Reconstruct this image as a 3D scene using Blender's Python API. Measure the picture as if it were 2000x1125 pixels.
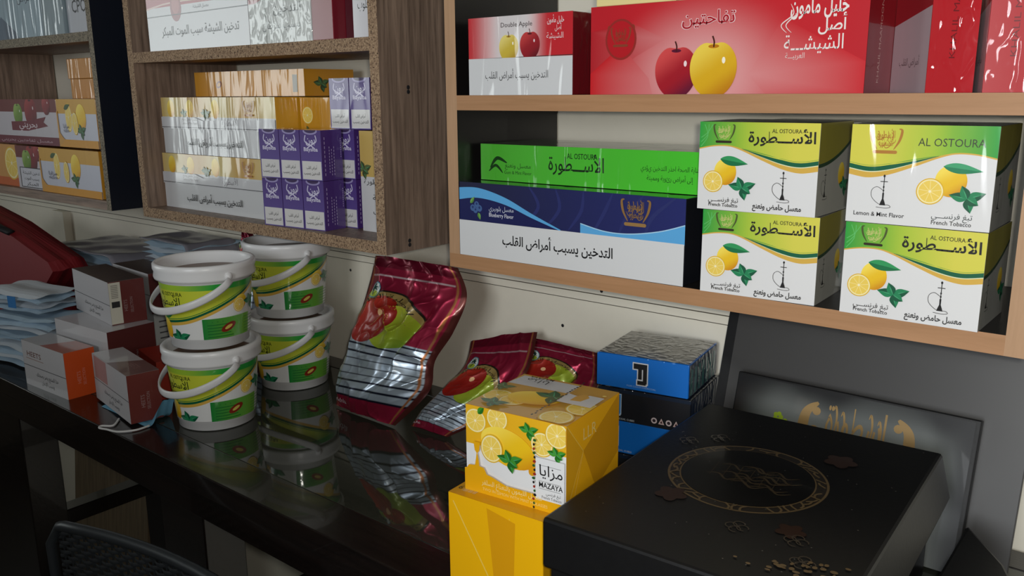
import bpy, bmesh, math, random
from mathutils import Vector, Matrix, noise
from mathutils.geometry import tessellate_polygon

for o in list(bpy.data.objects):
    bpy.data.objects.remove(o, do_unlink=True)
SC = bpy.context.scene
COL = SC.collection
PI = math.pi
rad = math.radians

# ------------------------------------------------------------------ camera
cam_d = bpy.data.cameras.new('camera')
cam = bpy.data.objects.new('camera', cam_d)
COL.objects.link(cam)
cam_d.sensor_fit = 'HORIZONTAL'
cam_d.sensor_width = 36.0
cam_d.lens = 36.0 * 1690.0 / 2000.0
cam_d.clip_start = 0.02
_y, _p, _r = rad(39.45), rad(12.73), rad(-0.43)
_f = Vector((-math.sin(_y) * math.cos(_p), math.cos(_y) * math.cos(_p), -math.sin(_p)))
_rt = Vector((math.cos(_y), math.sin(_y), 0))
_up = _rt.cross(_f)
_r2 = _rt * math.cos(_r) + _up * math.sin(_r)
_u2 = _up * math.cos(_r) - _rt * math.sin(_r)
cam.matrix_world = Matrix(((_r2.x, _u2.x, -_f.x, 0.0), (_r2.y, _u2.y, -_f.y, -0.8),
                           (_r2.z, _u2.z, -_f.z, 1.24), (0, 0, 0, 1)))
SC.camera = cam

# ------------------------------------------------------------------ light
SC.view_settings.view_transform = 'Standard'
SC.view_settings.look = 'None'
SC.view_settings.gamma = 1.0
SC.view_settings.use_curve_mapping = False
SC.view_settings.exposure = 0.0
world = bpy.data.worlds.new('daylight')
SC.world = world
world.use_nodes = True
world.node_tree.nodes['Background'].inputs[0].default_value = (0.75, 0.85, 1.0, 1)
world.node_tree.nodes['Background'].inputs[1].default_value = 0.5


def area_light(name, loc, target, sx, sy, power, color, spread=180):
    d = bpy.data.lights.new(name, 'AREA')
    d.shape = 'RECTANGLE'
    d.size, d.size_y = sx, sy
    d.energy = power
    d.color = color
    d.spread = rad(spread)
    o = bpy.data.objects.new(name, d)
    COL.objects.link(o)
    o.location = loc
    o.rotation_euler = (Vector(target) - Vector(loc)).to_track_quat('-Z', 'Y').to_euler()
    return o


# daylight coming in through the shop window and the open door behind the photographer
area_light('window_daylight', (0.45, -3.36, 1.62), (-0.1, 0.2, 1.15), 1.1, 1.2, 27, (0.92, 0.96, 1.0), 120)
# a second, smaller window in the left wall; the shrink film mirrors it
area_light('side_window_daylight', (-3.27, -1.4, 1.3), (-1.2, 0.0, 1.25), 0.95, 0.85, 4.5, (0.93, 1.0, 0.97), 130)
# the phone's own lamp, a finger's width from its lens
flash = bpy.data.lights.new('phone_lamp', 'POINT')
flash.shadow_soft_size = 0.012
flash.energy = 12.5
flash.color = (1.0, 0.97, 0.9)
flash_o = bpy.data.objects.new('phone_lamp', flash)
COL.objects.link(flash_o)
flash_o.location = (0.025, -0.80, 1.255)


# ------------------------------------------------------------------ helpers
def S(r, g, b):
    def f(v):
        v /= 255.0
        return v / 12.92 if v <= 0.04045 else ((v + 0.055) / 1.055) ** 2.4
    return (f(r), f(g), f(b))


def lerp(a, b, t):
    return a + (b - a) * t


def mix(c1, c2, t):
    t = max(0.0, min(1.0, t))
    return tuple(a + (b - a) * t for a, b in zip(c1, c2))


def smooth(a, b, x):
    t = max(0.0, min(1.0, (x - a) / (b - a)))
    return t * t * (3 - 2 * t)


def mat(name):
    m = bpy.data.materials.new(name)
    m.use_nodes = True
    nt = m.node_tree
    return m, nt, nt.nodes['Principled BSDF']


def node(nt, kind, **kw):
    n = nt.nodes.new(kind)
    for k, v in kw.items():
        setattr(n, k, v)
    return n


def plain(name, col, rough=0.5, metal=0.0, coat=0.0, spec=0.5, bump=0.0, bscale=60.0, coatr=0.05, vary=0.0):
    m, nt, b = mat(name)
    b.inputs['Base Color'].default_value = (*col, 1)
    b.inputs['Roughness'].default_value = rough
    b.inputs['Metallic'].default_value = metal
    b.inputs['Coat Weight'].default_value = coat
    b.inputs['Coat Roughness'].default_value = coatr
    b.inputs['Specular IOR Level'].default_value = spec
    tc = node(nt, 'ShaderNodeTexCoord')
    nz = node(nt, 'ShaderNodeTexNoise')
    nz.inputs['Scale'].default_value = bscale
    nz.inputs['Detail'].default_value = 5
    nt.links.new(tc.outputs['Object'], nz.inputs['Vector'])
    if bump:
        bp = node(nt, 'ShaderNodeBump')
        bp.inputs['Strength'].default_value = bump
        bp.inputs['Distance'].default_value = 0.002
        nt.links.new(nz.outputs['Fac'], bp.inputs['Height'])
        nt.links.new(bp.outputs['Normal'], b.inputs['Normal'])
    if vary:
        mx = node(nt, 'ShaderNodeMixRGB')
        mx.inputs[1].default_value = (*[c * (1 - vary) for c in col], 1)
        mx.inputs[2].default_value = (*[min(1, c * (1 + vary)) for c in col], 1)
        nt.links.new(nz.outputs['Fac'], mx.inputs[0])
        nt.links.new(mx.outputs[0], b.inputs['Base Color'])
    return m


def print_mat(name, rough, coat, wrinkle, stretch=(1, 1, 1), metal=0.0, scale=30.0, coatr=0.08, spec=0.4):
    """Printed card: the ink colour is stored on the mesh; optional clear shrink film with creases on top."""
    m, nt, b = mat(name)
    at = node(nt, 'ShaderNodeAttribute', attribute_name='Col')
    nt.links.new(at.outputs['Color'], b.inputs['Base Color'])
    b.inputs['Roughness'].default_value = rough
    b.inputs['Metallic'].default_value = metal
    b.inputs['Specular IOR Level'].default_value = spec
    b.inputs['Coat Weight'].default_value = coat
    b.inputs['Coat Roughness'].default_value = coatr
    if wrinkle:
        tc = node(nt, 'ShaderNodeTexCoord')
        mp = node(nt, 'ShaderNodeMapping')
        mp.inputs['Scale'].default_value = stretch
        oi = node(nt, 'ShaderNodeObjectInfo')
        add = node(nt, 'ShaderNodeVectorMath', operation='ADD')
        nt.links.new(tc.outputs['Object'], add.inputs[0])
        nt.links.new(oi.outputs['Location'], add.inputs[1])
        nt.links.new(add.outputs[0], mp.inputs['Vector'])
        nz = node(nt, 'ShaderNodeTexNoise')
        nz.noise_type = 'RIDGED_MULTIFRACTAL'
        nz.inputs['Scale'].default_value = scale
        nz.inputs['Detail'].default_value = 2.5
        nz.inputs['Distortion'].default_value = 0.6
        nt.links.new(mp.outputs['Vector'], nz.inputs['Vector'])
        bp = node(nt, 'ShaderNodeBump')
        bp.inputs['Strength'].default_value = wrinkle
        bp.inputs['Distance'].default_value = 0.003
        nt.links.new(nz.outputs['Fac'], bp.inputs['Height'])
        nt.links.new(bp.outputs['Normal'], b.inputs['Coat Normal'])
    return m


def wood_mat(name, c1, c2, rough=0.5, axis='Z', coat=0.0):
    m, nt, b = mat(name)
    tc = node(nt, 'ShaderNodeTexCoord')
    mp = node(nt, 'ShaderNodeMapping')
    mp.inputs['Scale'].default_value = {'Z': (60, 60, 3.2), 'X': (3.2, 60, 60), 'Y': (60, 3.2, 60)}[axis]
    nt.links.new(tc.outputs['Object'], mp.inputs['Vector'])
    nz = node(nt, 'ShaderNodeTexNoise')
    nz.inputs['Scale'].default_value = 2.2
    nz.inputs['Detail'].default_value = 6
    nz.inputs['Roughness'].default_value = 0.65
    nz.inputs['Distortion'].default_value = 0.5
    nt.links.new(mp.outputs['Vector'], nz.inputs['Vector'])
    rp = node(nt, 'ShaderNodeValToRGB')
    rp.color_ramp.elements[0].position = 0.33
    rp.color_ramp.elements[0].color = (*c1, 1)
    rp.color_ramp.elements[1].position = 0.68
    rp.color_ramp.elements[1].color = (*c2, 1)
    nt.links.new(nz.outputs['Fac'], rp.inputs[0])
    nt.links.new(rp.outputs[0], b.inputs['Base Color'])
    b.inputs['Roughness'].default_value = rough
    b.inputs['Coat Weight'].default_value = coat
    bp = node(nt, 'ShaderNodeBump')
    bp.inputs['Strength'].default_value = 0.15
    bp.inputs['Distance'].default_value = 0.001
    nt.links.new(nz.outputs['Fac'], bp.inputs['Height'])
    nt.links.new(bp.outputs['Normal'], b.inputs['Normal'])
    return m


def chip_mat(name, dark, mid, light):
    """Raw chipboard edge."""
    m, nt, b = mat(name)
    tc = node(nt, 'ShaderNodeTexCoord')
    vo = node(nt, 'ShaderNodeTexVoronoi')
    vo.inputs['Scale'].default_value = 560
    nz = node(nt, 'ShaderNodeTexNoise')
    nz.inputs['Scale'].default_value = 260
    nz.inputs['Detail'].default_value = 3
    nt.links.new(tc.outputs['Object'], vo.inputs['Vector'])
    nt.links.new(tc.outputs['Object'], nz.inputs['Vector'])
    mx = node(nt, 'ShaderNodeMixRGB')
    mx.inputs[0].default_value = 0.5
    nt.links.new(vo.outputs['Color'], mx.inputs[1])
    nt.links.new(nz.outputs['Fac'], mx.inputs[2])
    rp = node(nt, 'ShaderNodeValToRGB')
    rp.color_ramp.elements[0].position = 0.25
    rp.color_ramp.elements[0].color = (*dark, 1)
    rp.color_ramp.elements[1].position = 0.72
    rp.color_ramp.elements[1].color = (*light, 1)
    e = rp.color_ramp.elements.new(0.42)
    e.color = (*mid, 1)
    nt.links.new(mx.outputs[0], rp.inputs[0])
    nt.links.new(rp.outputs[0], b.inputs['Base Color'])
    b.inputs['Roughness'].default_value = 0.85
    bp = node(nt, 'ShaderNodeBump')
    bp.inputs['Strength'].default_value = 0.3
    bp.inputs['Distance'].default_value = 0.001
    nt.links.new(nz.outputs['Fac'], bp.inputs['Height'])
    nt.links.new(bp.outputs['Normal'], b.inputs['Normal'])
    return m


M = {}
M['film'] = print_mat('print_under_film', 0.45, 0.9, 0.35, (1, 1, 0.35), scale=28)
M['film_v'] = print_mat('print_under_creased_film', 0.4, 1.0, 1.3, (2.2, 1.5, 0.35), scale=26, coatr=0.12)
M['film_x'] = print_mat('print_under_crumpled_film', 0.4, 1.0, 1.8, (1.6, 1.6, 0.9), scale=50, coatr=0.08)
M['card'] = print_mat('printed_card', 0.5, 0.15, 0.0)
M['gloss'] = print_mat('glossy_print', 0.35, 0.6, 0.12, scale=20)
M['foil'] = print_mat('metallic_foil', 0.34, 0.25, 0.0, metal=0.6, coatr=0.15)
M['foil_ink'] = print_mat('ink_on_foil', 0.4, 0.4, 0.0, metal=0.2, coatr=0.15)
M['gold'] = plain('gold_foil', S(190, 150, 80), 0.3, 1.0)
M['plastic'] = plain('white_plastic', S(226, 226, 226), 0.32, spec=0.5)
M['plastic_t'] = plain('translucent_handle_plastic', S(215, 215, 215), 0.35)
M['chip'] = chip_mat('raw_chipboard', S(62, 44, 32), S(134, 108, 84), S(172, 146, 116))
M['chip2'] = chip_mat('grey_raw_chipboard', S(40, 36, 32), S(110, 102, 88), S(150, 140, 120))
M['tan'] = wood_mat('tan_edging', S(160, 118, 80), S(174, 130, 92), 0.55, 'X')
M['tan_v'] = wood_mat('tan_edging_upright', S(168, 132, 98), S(182, 144, 110), 0.55, 'Z')
M['oak'] = wood_mat('brown_oak_laminate', S(96, 78, 66), S(154, 130, 112), 0.5, 'Z')
M['oak_x'] = wood_mat('brown_oak_laminate_long', S(96, 78, 66), S(154, 130, 112), 0.5, 'X')
M['blackboard'] = plain('black_laminate', S(22, 20, 20), 0.3, vary=0.15)
M['blackboard2'] = plain('soft_black_laminate', S(30, 27, 26), 0.4, vary=0.15)
M['navy'] = plain('midnight_laminate', S(18, 24, 36), 0.4)
M['wall'] = plain('cream_paint', S(226, 220, 203), 0.6, bump=0.06, bscale=45, vary=0.04)
M['seam'] = plain('joint_shade', S(84, 78, 66), 0.9)  # dark tone standing in for the shade in the wall joints
M['wall_dark'] = plain('grey_paint', S(120, 116, 108), 0.8, vary=0.05)
M['floor'] = plain('dark_floor_tile', S(70, 66, 60), 0.5, vary=0.1)
M['ceil'] = plain('ceiling_paint', S(150, 148, 142), 0.9)
M['ebony'] = wood_mat('ebony_table_wood', S(14, 10, 9), S(28, 20, 17), 0.22, 'X', 0.3)
M['wicker'] = plain('black_wicker', S(46, 51, 56), 0.45)
M['glass_top'] = plain('smoked_glass_sheet', S(50, 52, 45), 0.03, spec=0.75)
M['blackbox'] = plain('black_board_box', S(14, 14, 15), 0.45, spec=0.35, bump=0.05, bscale=200, vary=0.25)
M['greycard'] = plain('charcoal_sheet', S(58, 57, 56), 0.42, vary=0.12, bscale=12)
M['redcloth'] = plain('red_nylon', S(120, 14, 24), 0.6, bump=0.3, bscale=25)
M['blackcloth'] = plain('black_nylon', S(20, 20, 24), 0.6)
M['maskblue'] = plain('pale_blue_mask_fabric', S(165, 188, 205), 0.7, vary=0.2, bscale=40)
M['maskwhite'] = plain('white_mask_fabric', S(200, 208, 215), 0.7)
M['masksky'] = plain('sky_blue_mask_fabric', S(110, 170, 200), 0.75)
M['bluelabel'] = plain('blue_sticker', S(40, 110, 170), 0.5)
M['bag_plastic'] = plain('hazy_lilac_wrap', S(128, 126, 134), 0.3, coat=0.4, vary=0.08)
M['cord'] = plain('white_elastic', S(205, 205, 205), 0.7)
M['tobacco'] = plain('brown_lid_film', S(120, 88, 64), 0.5, coat=0.15, vary=0.3, bscale=35)
M['plywood'] = wood_mat('plywood_offcut', S(96, 82, 62), S(130, 112, 86), 0.7, 'Z')
M['teal'] = plain('teal_sheet', S(60, 150, 150), 0.4, coat=0.6)


def link(o, parent=None):
    COL.objects.link(o)
    if parent is not None:
        o.parent = parent
    return o


def meshobj(name, verts, faces, mats, parent=None, fmats=None, smooth_=False, cols=None):
    me = bpy.data.meshes.new(name)
    me.from_pydata(verts, [], faces)
    if not isinstance(mats, (list, tuple)):
        mats = [mats]
    for m in mats:
        me.materials.append(m)
    if fmats:
        me.polygons.foreach_set('material_index', fmats)
    if smooth_:
        me.polygons.foreach_set('use_smooth', [True] * len(me.polygons))
    if cols is not None:
        a = me.color_attributes.new('Col', 'FLOAT_COLOR', 'POINT')
        buf = []
        for c in cols:
            buf.extend((c[0], c[1], c[2], 1.0))
        a.data.foreach_set('color', buf)
    me.update()
    return link(bpy.data.objects.new(name, me), parent)


def bm_obj(name, bm, mats, parent=None, smooth_=False):
    me = bpy.data.meshes.new(name)
    bm.normal_update()
    bm.to_mesh(me)
    bm.free()
    if not isinstance(mats, (list, tuple)):
        mats = [mats]
    for m in mats:
        me.materials.append(m)
    if smooth_:
        me.polygons.foreach_set('use_smooth', [True] * len(me.polygons))
    return link(bpy.data.objects.new(name, me), parent)


def bm_box(bm, x0, x1, y0, y1, z0, z1, bev=0.0, mi=0):
    r = bmesh.ops.create_cube(bm, size=1.0)
    vs = r['verts']
    for v in vs:
        v.co = Vector((lerp(x0, x1, v.co.x + 0.5), lerp(y0, y1, v.co.y + 0.5), lerp(z0, z1, v.co.z + 0.5)))
    fs = set(f for v in vs for f in v.link_faces)
    for f in fs:
        f.material_index = mi
    if bev:
        es = set(e for v in vs for e in v.link_edges)
        bmesh.ops.bevel(bm, geom=list(es), offset=bev, segments=2, profile=0.5, affect='EDGES')


def paint(o, col):
    me = o.data
    a = me.color_attributes.new('Col', 'FLOAT_COLOR', 'POINT')
    a.data.foreach_set('color', [*col, 1.0] * len(me.vertices))
    return o


def box_obj(name, x0, x1, y0, y1, z0, z1, m, parent=None, bev=0.0015, col=None):
    bm = bmesh.new()
    bm_box(bm, x0, x1, y0, y1, z0, z1, bev)
    o = bm_obj(name, bm, m, parent)
    if col is not None:
        paint(o, col)
    return o


def board(name, x0, x1, y0, y1, z0, z1, face, front, parent=None, right=None, left=None):
    """A panel whose front (-y) edge and, if wanted, right/left faces differ from the rest."""
    v = [(x0, y0, z0), (x1, y0, z0), (x1, y1, z0), (x0, y1, z0), (x0, y0, z1), (x1, y0, z1), (x1, y1, z1), (x0, y1, z1)]
    f = [(0, 3, 2, 1), (4, 5, 6, 7), (0, 1, 5, 4), (1, 2, 6, 5), (2, 3, 7, 6), (3, 0, 4, 7)]
    return meshobj(name, v, f, [face, front, right or face, left or face], parent, [0, 0, 1, 2, 0, 3])


def thing(name, label, cat, loc=(0, 0, 0), rotz=0.0, group=None):
    o = bpy.data.objects.new(name, None)
    o.empty_display_size = 0.02
    COL.objects.link(o)
    o.location = loc
    o.rotation_euler = (0, 0, rotz)
    o['label'] = label
    o['category'] = cat
    if group:
        o['group'] = group
    return o


def tag(o, label, cat, group=None):
    o['label'] = label
    o['category'] = cat
    if group:
        o['group'] = group
    return o


def struct(o, label=None):
    o['kind'] = 'structure'
    return o


def copy_thing(root, loc, rotz, label):
    r = root.copy()
    COL.objects.link(r)
    r.location = loc
    r.rotation_euler = (0, 0, rotz)
    r['label'] = label
    for ch in list(root.children):
        c = ch.copy()
        COL.objects.link(c)
        c.parent = r
        for g in list(ch.children):
            d = g.copy()
            COL.objects.link(d)
            d.parent = c
    return r


def tube(name, pts, r, m, parent=None, seg=8, flat=1.0, thin=1.0):
    """Sweep a circle (or flattened band) along points."""
    P = [Vector(p) for p in pts]
    n = len(P)
    verts, faces = [], []
    up = Vector((0, 0, 1))
    for i, p in enumerate(P):
        t = (P[min(i + 1, n - 1)] - P[max(i - 1, 0)]).normalized()
        a = t.cross(up)
        if a.length < 1e-4:
            a = Vector((1, 0, 0))
        a.normalize()
        b = a.cross(t).normalized()
        for k in range(seg):
            ang = 2 * PI * k / seg
            verts.append(p + a * (r * thin * math.cos(ang)) + b * (r * flat * math.sin(ang)))
    for i in range(n - 1):
        for k in range(seg):
            k2 = (k + 1) % seg
            faces.append((i * seg + k, i * seg + k2, (i + 1) * seg + k2, (i + 1) * seg + k))
    faces.append(tuple(range(seg - 1, -1, -1)))
    faces.append(tuple((n - 1) * seg + k for k in range(seg)))
    return meshobj(name, verts, faces, m, parent, smooth_=True)


def lathe(name, prof, m, parent=None, seg=64):
    verts, faces = [], []
    for r, z in prof:
        for k in range(seg):
            a = 2 * PI * k / seg
            verts.append((r * math.cos(a), r * math.sin(a), z))
    for i in range(len(prof) - 1):
        for k in range(seg):
            k2 = (k + 1) % seg
            faces.append((i * seg + k, i * seg + k2, (i + 1) * seg + k2, (i + 1) * seg + k))
    o = meshobj(name, verts, faces, m, parent, smooth_=True)
    return o


# ------------------------------------------------------------------ lettering
AR = {}
_code = 0xFE8F
for ch, n in (('ب', 4), ('ة', 2), ('ت', 4), ('ث', 4), ('ج', 4), ('ح', 4), ('خ', 4), ('د', 2), ('ذ', 2), ('ر', 2), ('ز', 2),
              ('س', 4), ('ش', 4), ('ص', 4), ('ض', 4), ('ط', 4), ('ظ', 4), ('ع', 4), ('غ', 4), ('ف', 4), ('ق', 4), ('ك', 4),
              ('ل', 4), ('م', 4), ('ن', 4), ('ه', 4), ('و', 2), ('ى', 2), ('ي', 4)):
    AR[ch] = (_code, n)
    _code += n
AR['ا'] = (0xFE8D, 2)
AR['أ'] = (0xFE83, 2)
AR['إ'] = (0xFE87, 2)
LIG = {'لا': (0xFEFB, 2), 'لأ': (0xFEF7, 2), 'لإ': (0xFEF9, 2)}


def shape_ar(s):
    toks = []
    i = 0
    while i < len(s):
        if s[i:i + 2] in LIG:
            toks.append(LIG[s[i:i + 2]])
            i += 2
            continue
        if s[i] == 'ـ':
            toks.append((0x640, 0))
        else:
            toks.append(AR.get(s[i], s[i]))
        i += 1
    out = []
    for k, t in enumerate(toks):
        if isinstance(t, str):
            out.append(t)
            continue
        code, n = t
        if n == 0:
            out.append(chr(0x640))
            continue
        prev = toks[k - 1] if k else ' '
        nxt = toks[k + 1] if k + 1 < len(toks) else ' '
        jp = (not isinstance(prev, str)) and prev[1] in (4, 0)
        jn = n == 4 and (not isinstance(nxt, str))
        form = (3 if jn else 1) if jp else (2 if jn else 0)
        out.append(chr(code + form))
    return ''.join(reversed(out))


_tc = {}


def text_mesh(s, bold):
    key = (s, bold)
    if key in _tc:
        return _tc[key]
    c = bpy.data.curves.new('lettering', 'FONT')
    c.body = s
    c.resolution_u = 2
    c.offset = bold
    o = bpy.data.objects.new('lettering', c)
    COL.objects.link(o)
    me = o.to_mesh()
    vs = [(v.co.x, v.co.y) for v in me.vertices]
    me.calc_loop_triangles()
    ts = [tuple(t.vertices) for t in me.loop_triangles]
    o.to_mesh_clear()
    bpy.data.objects.remove(o)
    bpy.data.curves.remove(c)
    xs = [v[0] for v in vs] or [0]
    x0, x1 = min(xs), max(xs)
    _tc[key] = ([(v[0] - x0, v[1]) for v in vs], ts, x1 - x0)
    return _tc[key]


def crv(pts, n=24):
    """Smooth curve through points."""
    out = []
    P = [pts[0]] + list(pts) + [pts[-1]]
    for i in range(1, len(P) - 2):
        p0, p1, p2, p3 = P[i - 1], P[i], P[i + 1], P[i + 2]
        for k in range(n):
            t = k / n
            q = []
            for d in (0, 1):
                q.append(0.5 * (2 * p1[d] + (p2[d] - p0[d]) * t + (2 * p0[d] - 5 * p1[d] + 4 * p2[d] - p3[d]) * t * t
                                + (3 * p1[d] - p0[d] - 3 * p2[d] + p3[d]) * t ** 3))
            out.append(tuple(q))
    out.append(tuple(pts[-1]))
    return out


class Art:
    """Flat printed artwork in face units: x 0..A, y 0..1."""

    def __init__(s, A, clip=True):
        s.A = A
        s.items = []
        s.clip = clip

    def tris(s, vs, ts, col):
        V, T, C = [], [], []
        cf = col if callable(col) else None
        for t in ts:
            pts = [vs[i] for i in t]
            if s.clip and any(p[0] < 0 or p[0] > s.A or p[1] < 0 or p[1] > 1 for p in pts):
                for ax, lim, sg in ((0, 0, 1), (0, s.A, -1), (1, 0, 1), (1, 1, -1)):
                    res = []
                    for i in range(len(pts)):
                        a, b = pts[i - 1], pts[i]
                        da, db = sg * (a[ax] - lim), sg * (b[ax] - lim)
                        if (da >= 0) != (db >= 0):
                            k = da / (da - db)
                            res.append((a[0] + (b[0] - a[0]) * k, a[1] + (b[1] - a[1]) * k))
                        if db >= 0:
                            res.append(b)
                    pts = res
                    if len(pts) < 3:
                        break
                if len(pts) < 3:
                    continue
            b0 = len(V)
            V.extend(pts)
            for i in range(1, len(pts) - 1):
                T.append((b0, b0 + i, b0 + i + 1))
        if V:
            C = [cf(*p) for p in V] if cf else [col] * len(V)
            s.items.append((V, T, C))

    def poly(s, pts, col):
        ts = tessellate_polygon([[Vector((p[0], p[1], 0)) for p in pts]])
        s.tris(list(pts), ts, col)

    def rect(s, x0, y0, x1, y1, col, nx=1, ny=1):
        vs = [(lerp(x0, x1, i / nx), lerp(y0, y1, j / ny)) for j in range(ny + 1) for i in range(nx + 1)]
        ts = []
        for j in range(ny):
            for i in range(nx):
                a = j * (nx + 1) + i
                ts += [(a, a + 1, a + nx + 2), (a, a + nx + 2, a + nx + 1)]
        s.tris(vs, ts, col)

    def ell(s, cx, cy, rx, ry, col, n=28, rot=0.0, rings=1):
        vs = [(cx, cy)]
        ts = []
        cr, sr = math.cos(rot), math.sin(rot)
        for j in range(1, rings + 1):
            for k in range(n):
                a = 2 * PI * k / n
                x, y = rx * math.cos(a) * j / rings, ry * math.sin(a) * j / rings
                vs.append((cx + x * cr - y * sr, cy + x * sr + y * cr))
        for k in range(n):
            k2 = (k + 1) % n
            ts.append((0, 1 + k, 1 + k2))
            for j in range(1, rings):
                a, b = 1 + (j - 1) * n, 1 + j * n
                ts += [(a + k, b + k, b + k2), (a + k, b + k2, a + k2)]
        s.tris(vs, ts, col)

    def band(s, top, bot, col):
        n = min(len(top), len(bot))
        vs = list(top[:n]) + list(bot[:n])
        ts = []
        for i in range(n - 1):
            ts += [(i, n + i, n + i + 1), (i, n + i + 1, i + 1)]
        s.tris(vs, ts, col)

    def stroke(s, pts, w, col, taper=False):
        n = len(pts)
        top, bot = [], []
        for i, p in enumerate(pts):
            a, b = pts[max(i - 1, 0)], pts[min(i + 1, n - 1)]
            dx, dy = b[0] - a[0], b[1] - a[1]
            L = math.hypot(dx, dy) or 1
            ww = w * (0.25 + 0.75 * math.sin(PI * i / max(1, n - 1))) if taper else w
            top.append((p[0] - dy / L * ww / 2, p[1] + dx / L * ww / 2))
            bot.append((p[0] + dy / L * ww / 2, p[1] - dx / L * ww / 2))
        s.band(top, bot, col)

    def text(s, t, x, y, h, col, al='C', bold=0.0, w=None, rot=0.0, ar=False, bend=None, slant=0.0):
        vs, ts, W = text_mesh(shape_ar(t) if ar else t, bold)
        if not vs or W == 0:
            return
        sx = (w / W) if w else h
        ww = W * sx
        ox = {'C': -ww / 2, 'L': 0, 'R': -ww}[al]
        cr, sr = math.cos(rot), math.sin(rot)
        out = []
        for vx, vy in vs:
            px, py = ox + vx * sx + slant * vy * h, vy * h
            if bend:
                a = px / bend
                px, py = (bend + py) * math.sin(a), (bend + py) * math.cos(a) - bend
            out.append((x + px * cr - py * sr, y + px * sr + py * cr))
        s.tris(out, ts, col)

    def build(s, name, parent, mp, scale, m, maxlen=None, off0=0.0002, step=0.000025, smooth_=False):
        V, F, C = [], [], []
        off = off0
        for vs, ts, cs in s.items:
            if maxlen:
                vs, cs = list(vs), list(cs)
                todo = list(ts)
                done = []
                ml = (maxlen / scale) ** 2
                while todo:
                    a, b, c = todo.pop()
                    e = [((vs[p][0] - vs[q][0]) ** 2 + (vs[p][1] - vs[q][1]) ** 2, p, q, r) for p, q, r in
                         ((a, b, c), (b, c, a), (c, a, b))]
                    d, p, q, r = max(e)
                    if d <= ml:
                        done.append((a, b, c))
                        continue
                    vs.append(((vs[p][0] + vs[q][0]) / 2, (vs[p][1] + vs[q][1]) / 2))
                    cs.append(tuple((i + j) / 2 for i, j in zip(cs[p], cs[q])))
                    k = len(vs) - 1
                    todo += [(p, k, r), (k, q, r)]
                ts = done
            b0 = len(V)
            for p in vs:
                V.append(mp(p[0] * scale, p[1] * scale, off))
            C.extend(cs)
            F.extend([(b0 + t[0], b0 + t[1], b0 + t[2]) for t in ts])
            off += step
        o = meshobj(name, V, F, m, parent, cols=C, smooth_=smooth_)
        # make all ink face outwards
        me = o.data
        a, b = Vector(mp(0.001, 0.001, 0)), Vector(mp(0.001, 0.001, 0.01))
        out = b - a
        if maxlen is None:
            flip = [p.index for p in me.polygons if p.normal.dot(out) < 0]
            for i in flip:
                me.polygons[i].flip()
        return o


WHITE = S(222, 222, 222)
BLACK = S(24, 24, 26)


def fruit_shade(cx, cy, r, base, hi, lo):
    def f(x, y):
        dx, dy = (x - cx) / r, (y - cy) / r
        t = dx * 0.5 - dy * 0.75
        return mix(mix(base, hi, smooth(0.1, -0.9, t)), lo, smooth(0.15, 1.0, t))
    return f


def leaf(a, x, y, L, w, ang, c1, c2):
    n = 14
    cr, sr = math.cos(ang), math.sin(ang)
    up, dn, md = [], [], []
    for i in range(n + 1):
        t = i / n
        h = w * math.sin(PI * t ** 0.8) * (1 - 0.25 * t)
        for lst, sg in ((up, 1), (dn, -1), (md, 0)):
            px, py = t * L, sg * h
            lst.append((x + px * cr - py * sr, y + px * sr + py * cr))
    a.band(up, md, c1)
    a.band(md, dn, c2)


def mint(a, cx, cy, r, dark=S(10, 86, 58), lite=S(30, 130, 84)):
    for ang, k in ((20, 1.0), (170, 1.0), (115, 0.8), (285, 0.85), (330, 0.7)):
        leaf(a, cx, cy, r * k, r * 0.3, rad(ang), lite, dark)
        leaf(a, cx, cy, r * k * 0.8, r * 0.03, rad(ang), S(70, 165, 115), S(70, 165, 115))


def lemon_slice(a, cx, cy, r, sq=1.0):
    a.ell(cx, cy, r * sq, r, S(222, 178, 40), 32)
    a.ell(cx, cy, r * 0.92 * sq, r * 0.92, S(246, 234, 178), 32)
    a.ell(cx, cy, r * 0.82 * sq, r * 0.82, S(238, 206, 92), 32)
    for k in range(9):
        t = 2 * PI * k / 9 + 0.2
        a.stroke([(cx, cy), (cx + r * 0.8 * sq * math.cos(t), cy + r * 0.8 * math.sin(t))], r * 0.035, S(248, 232, 160))
    a.ell(cx, cy, r * 0.1 * sq, r * 0.1, S(250, 240, 200), 12)


def lemon(a, cx, cy, rx, ry, rot=0.0):
    a.ell(cx, cy, rx, ry, fruit_shade(cx, cy, max(rx, ry), S(236, 192, 28), S(250, 224, 90), S(206, 132, 14)), 32, rot, 4)


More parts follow.
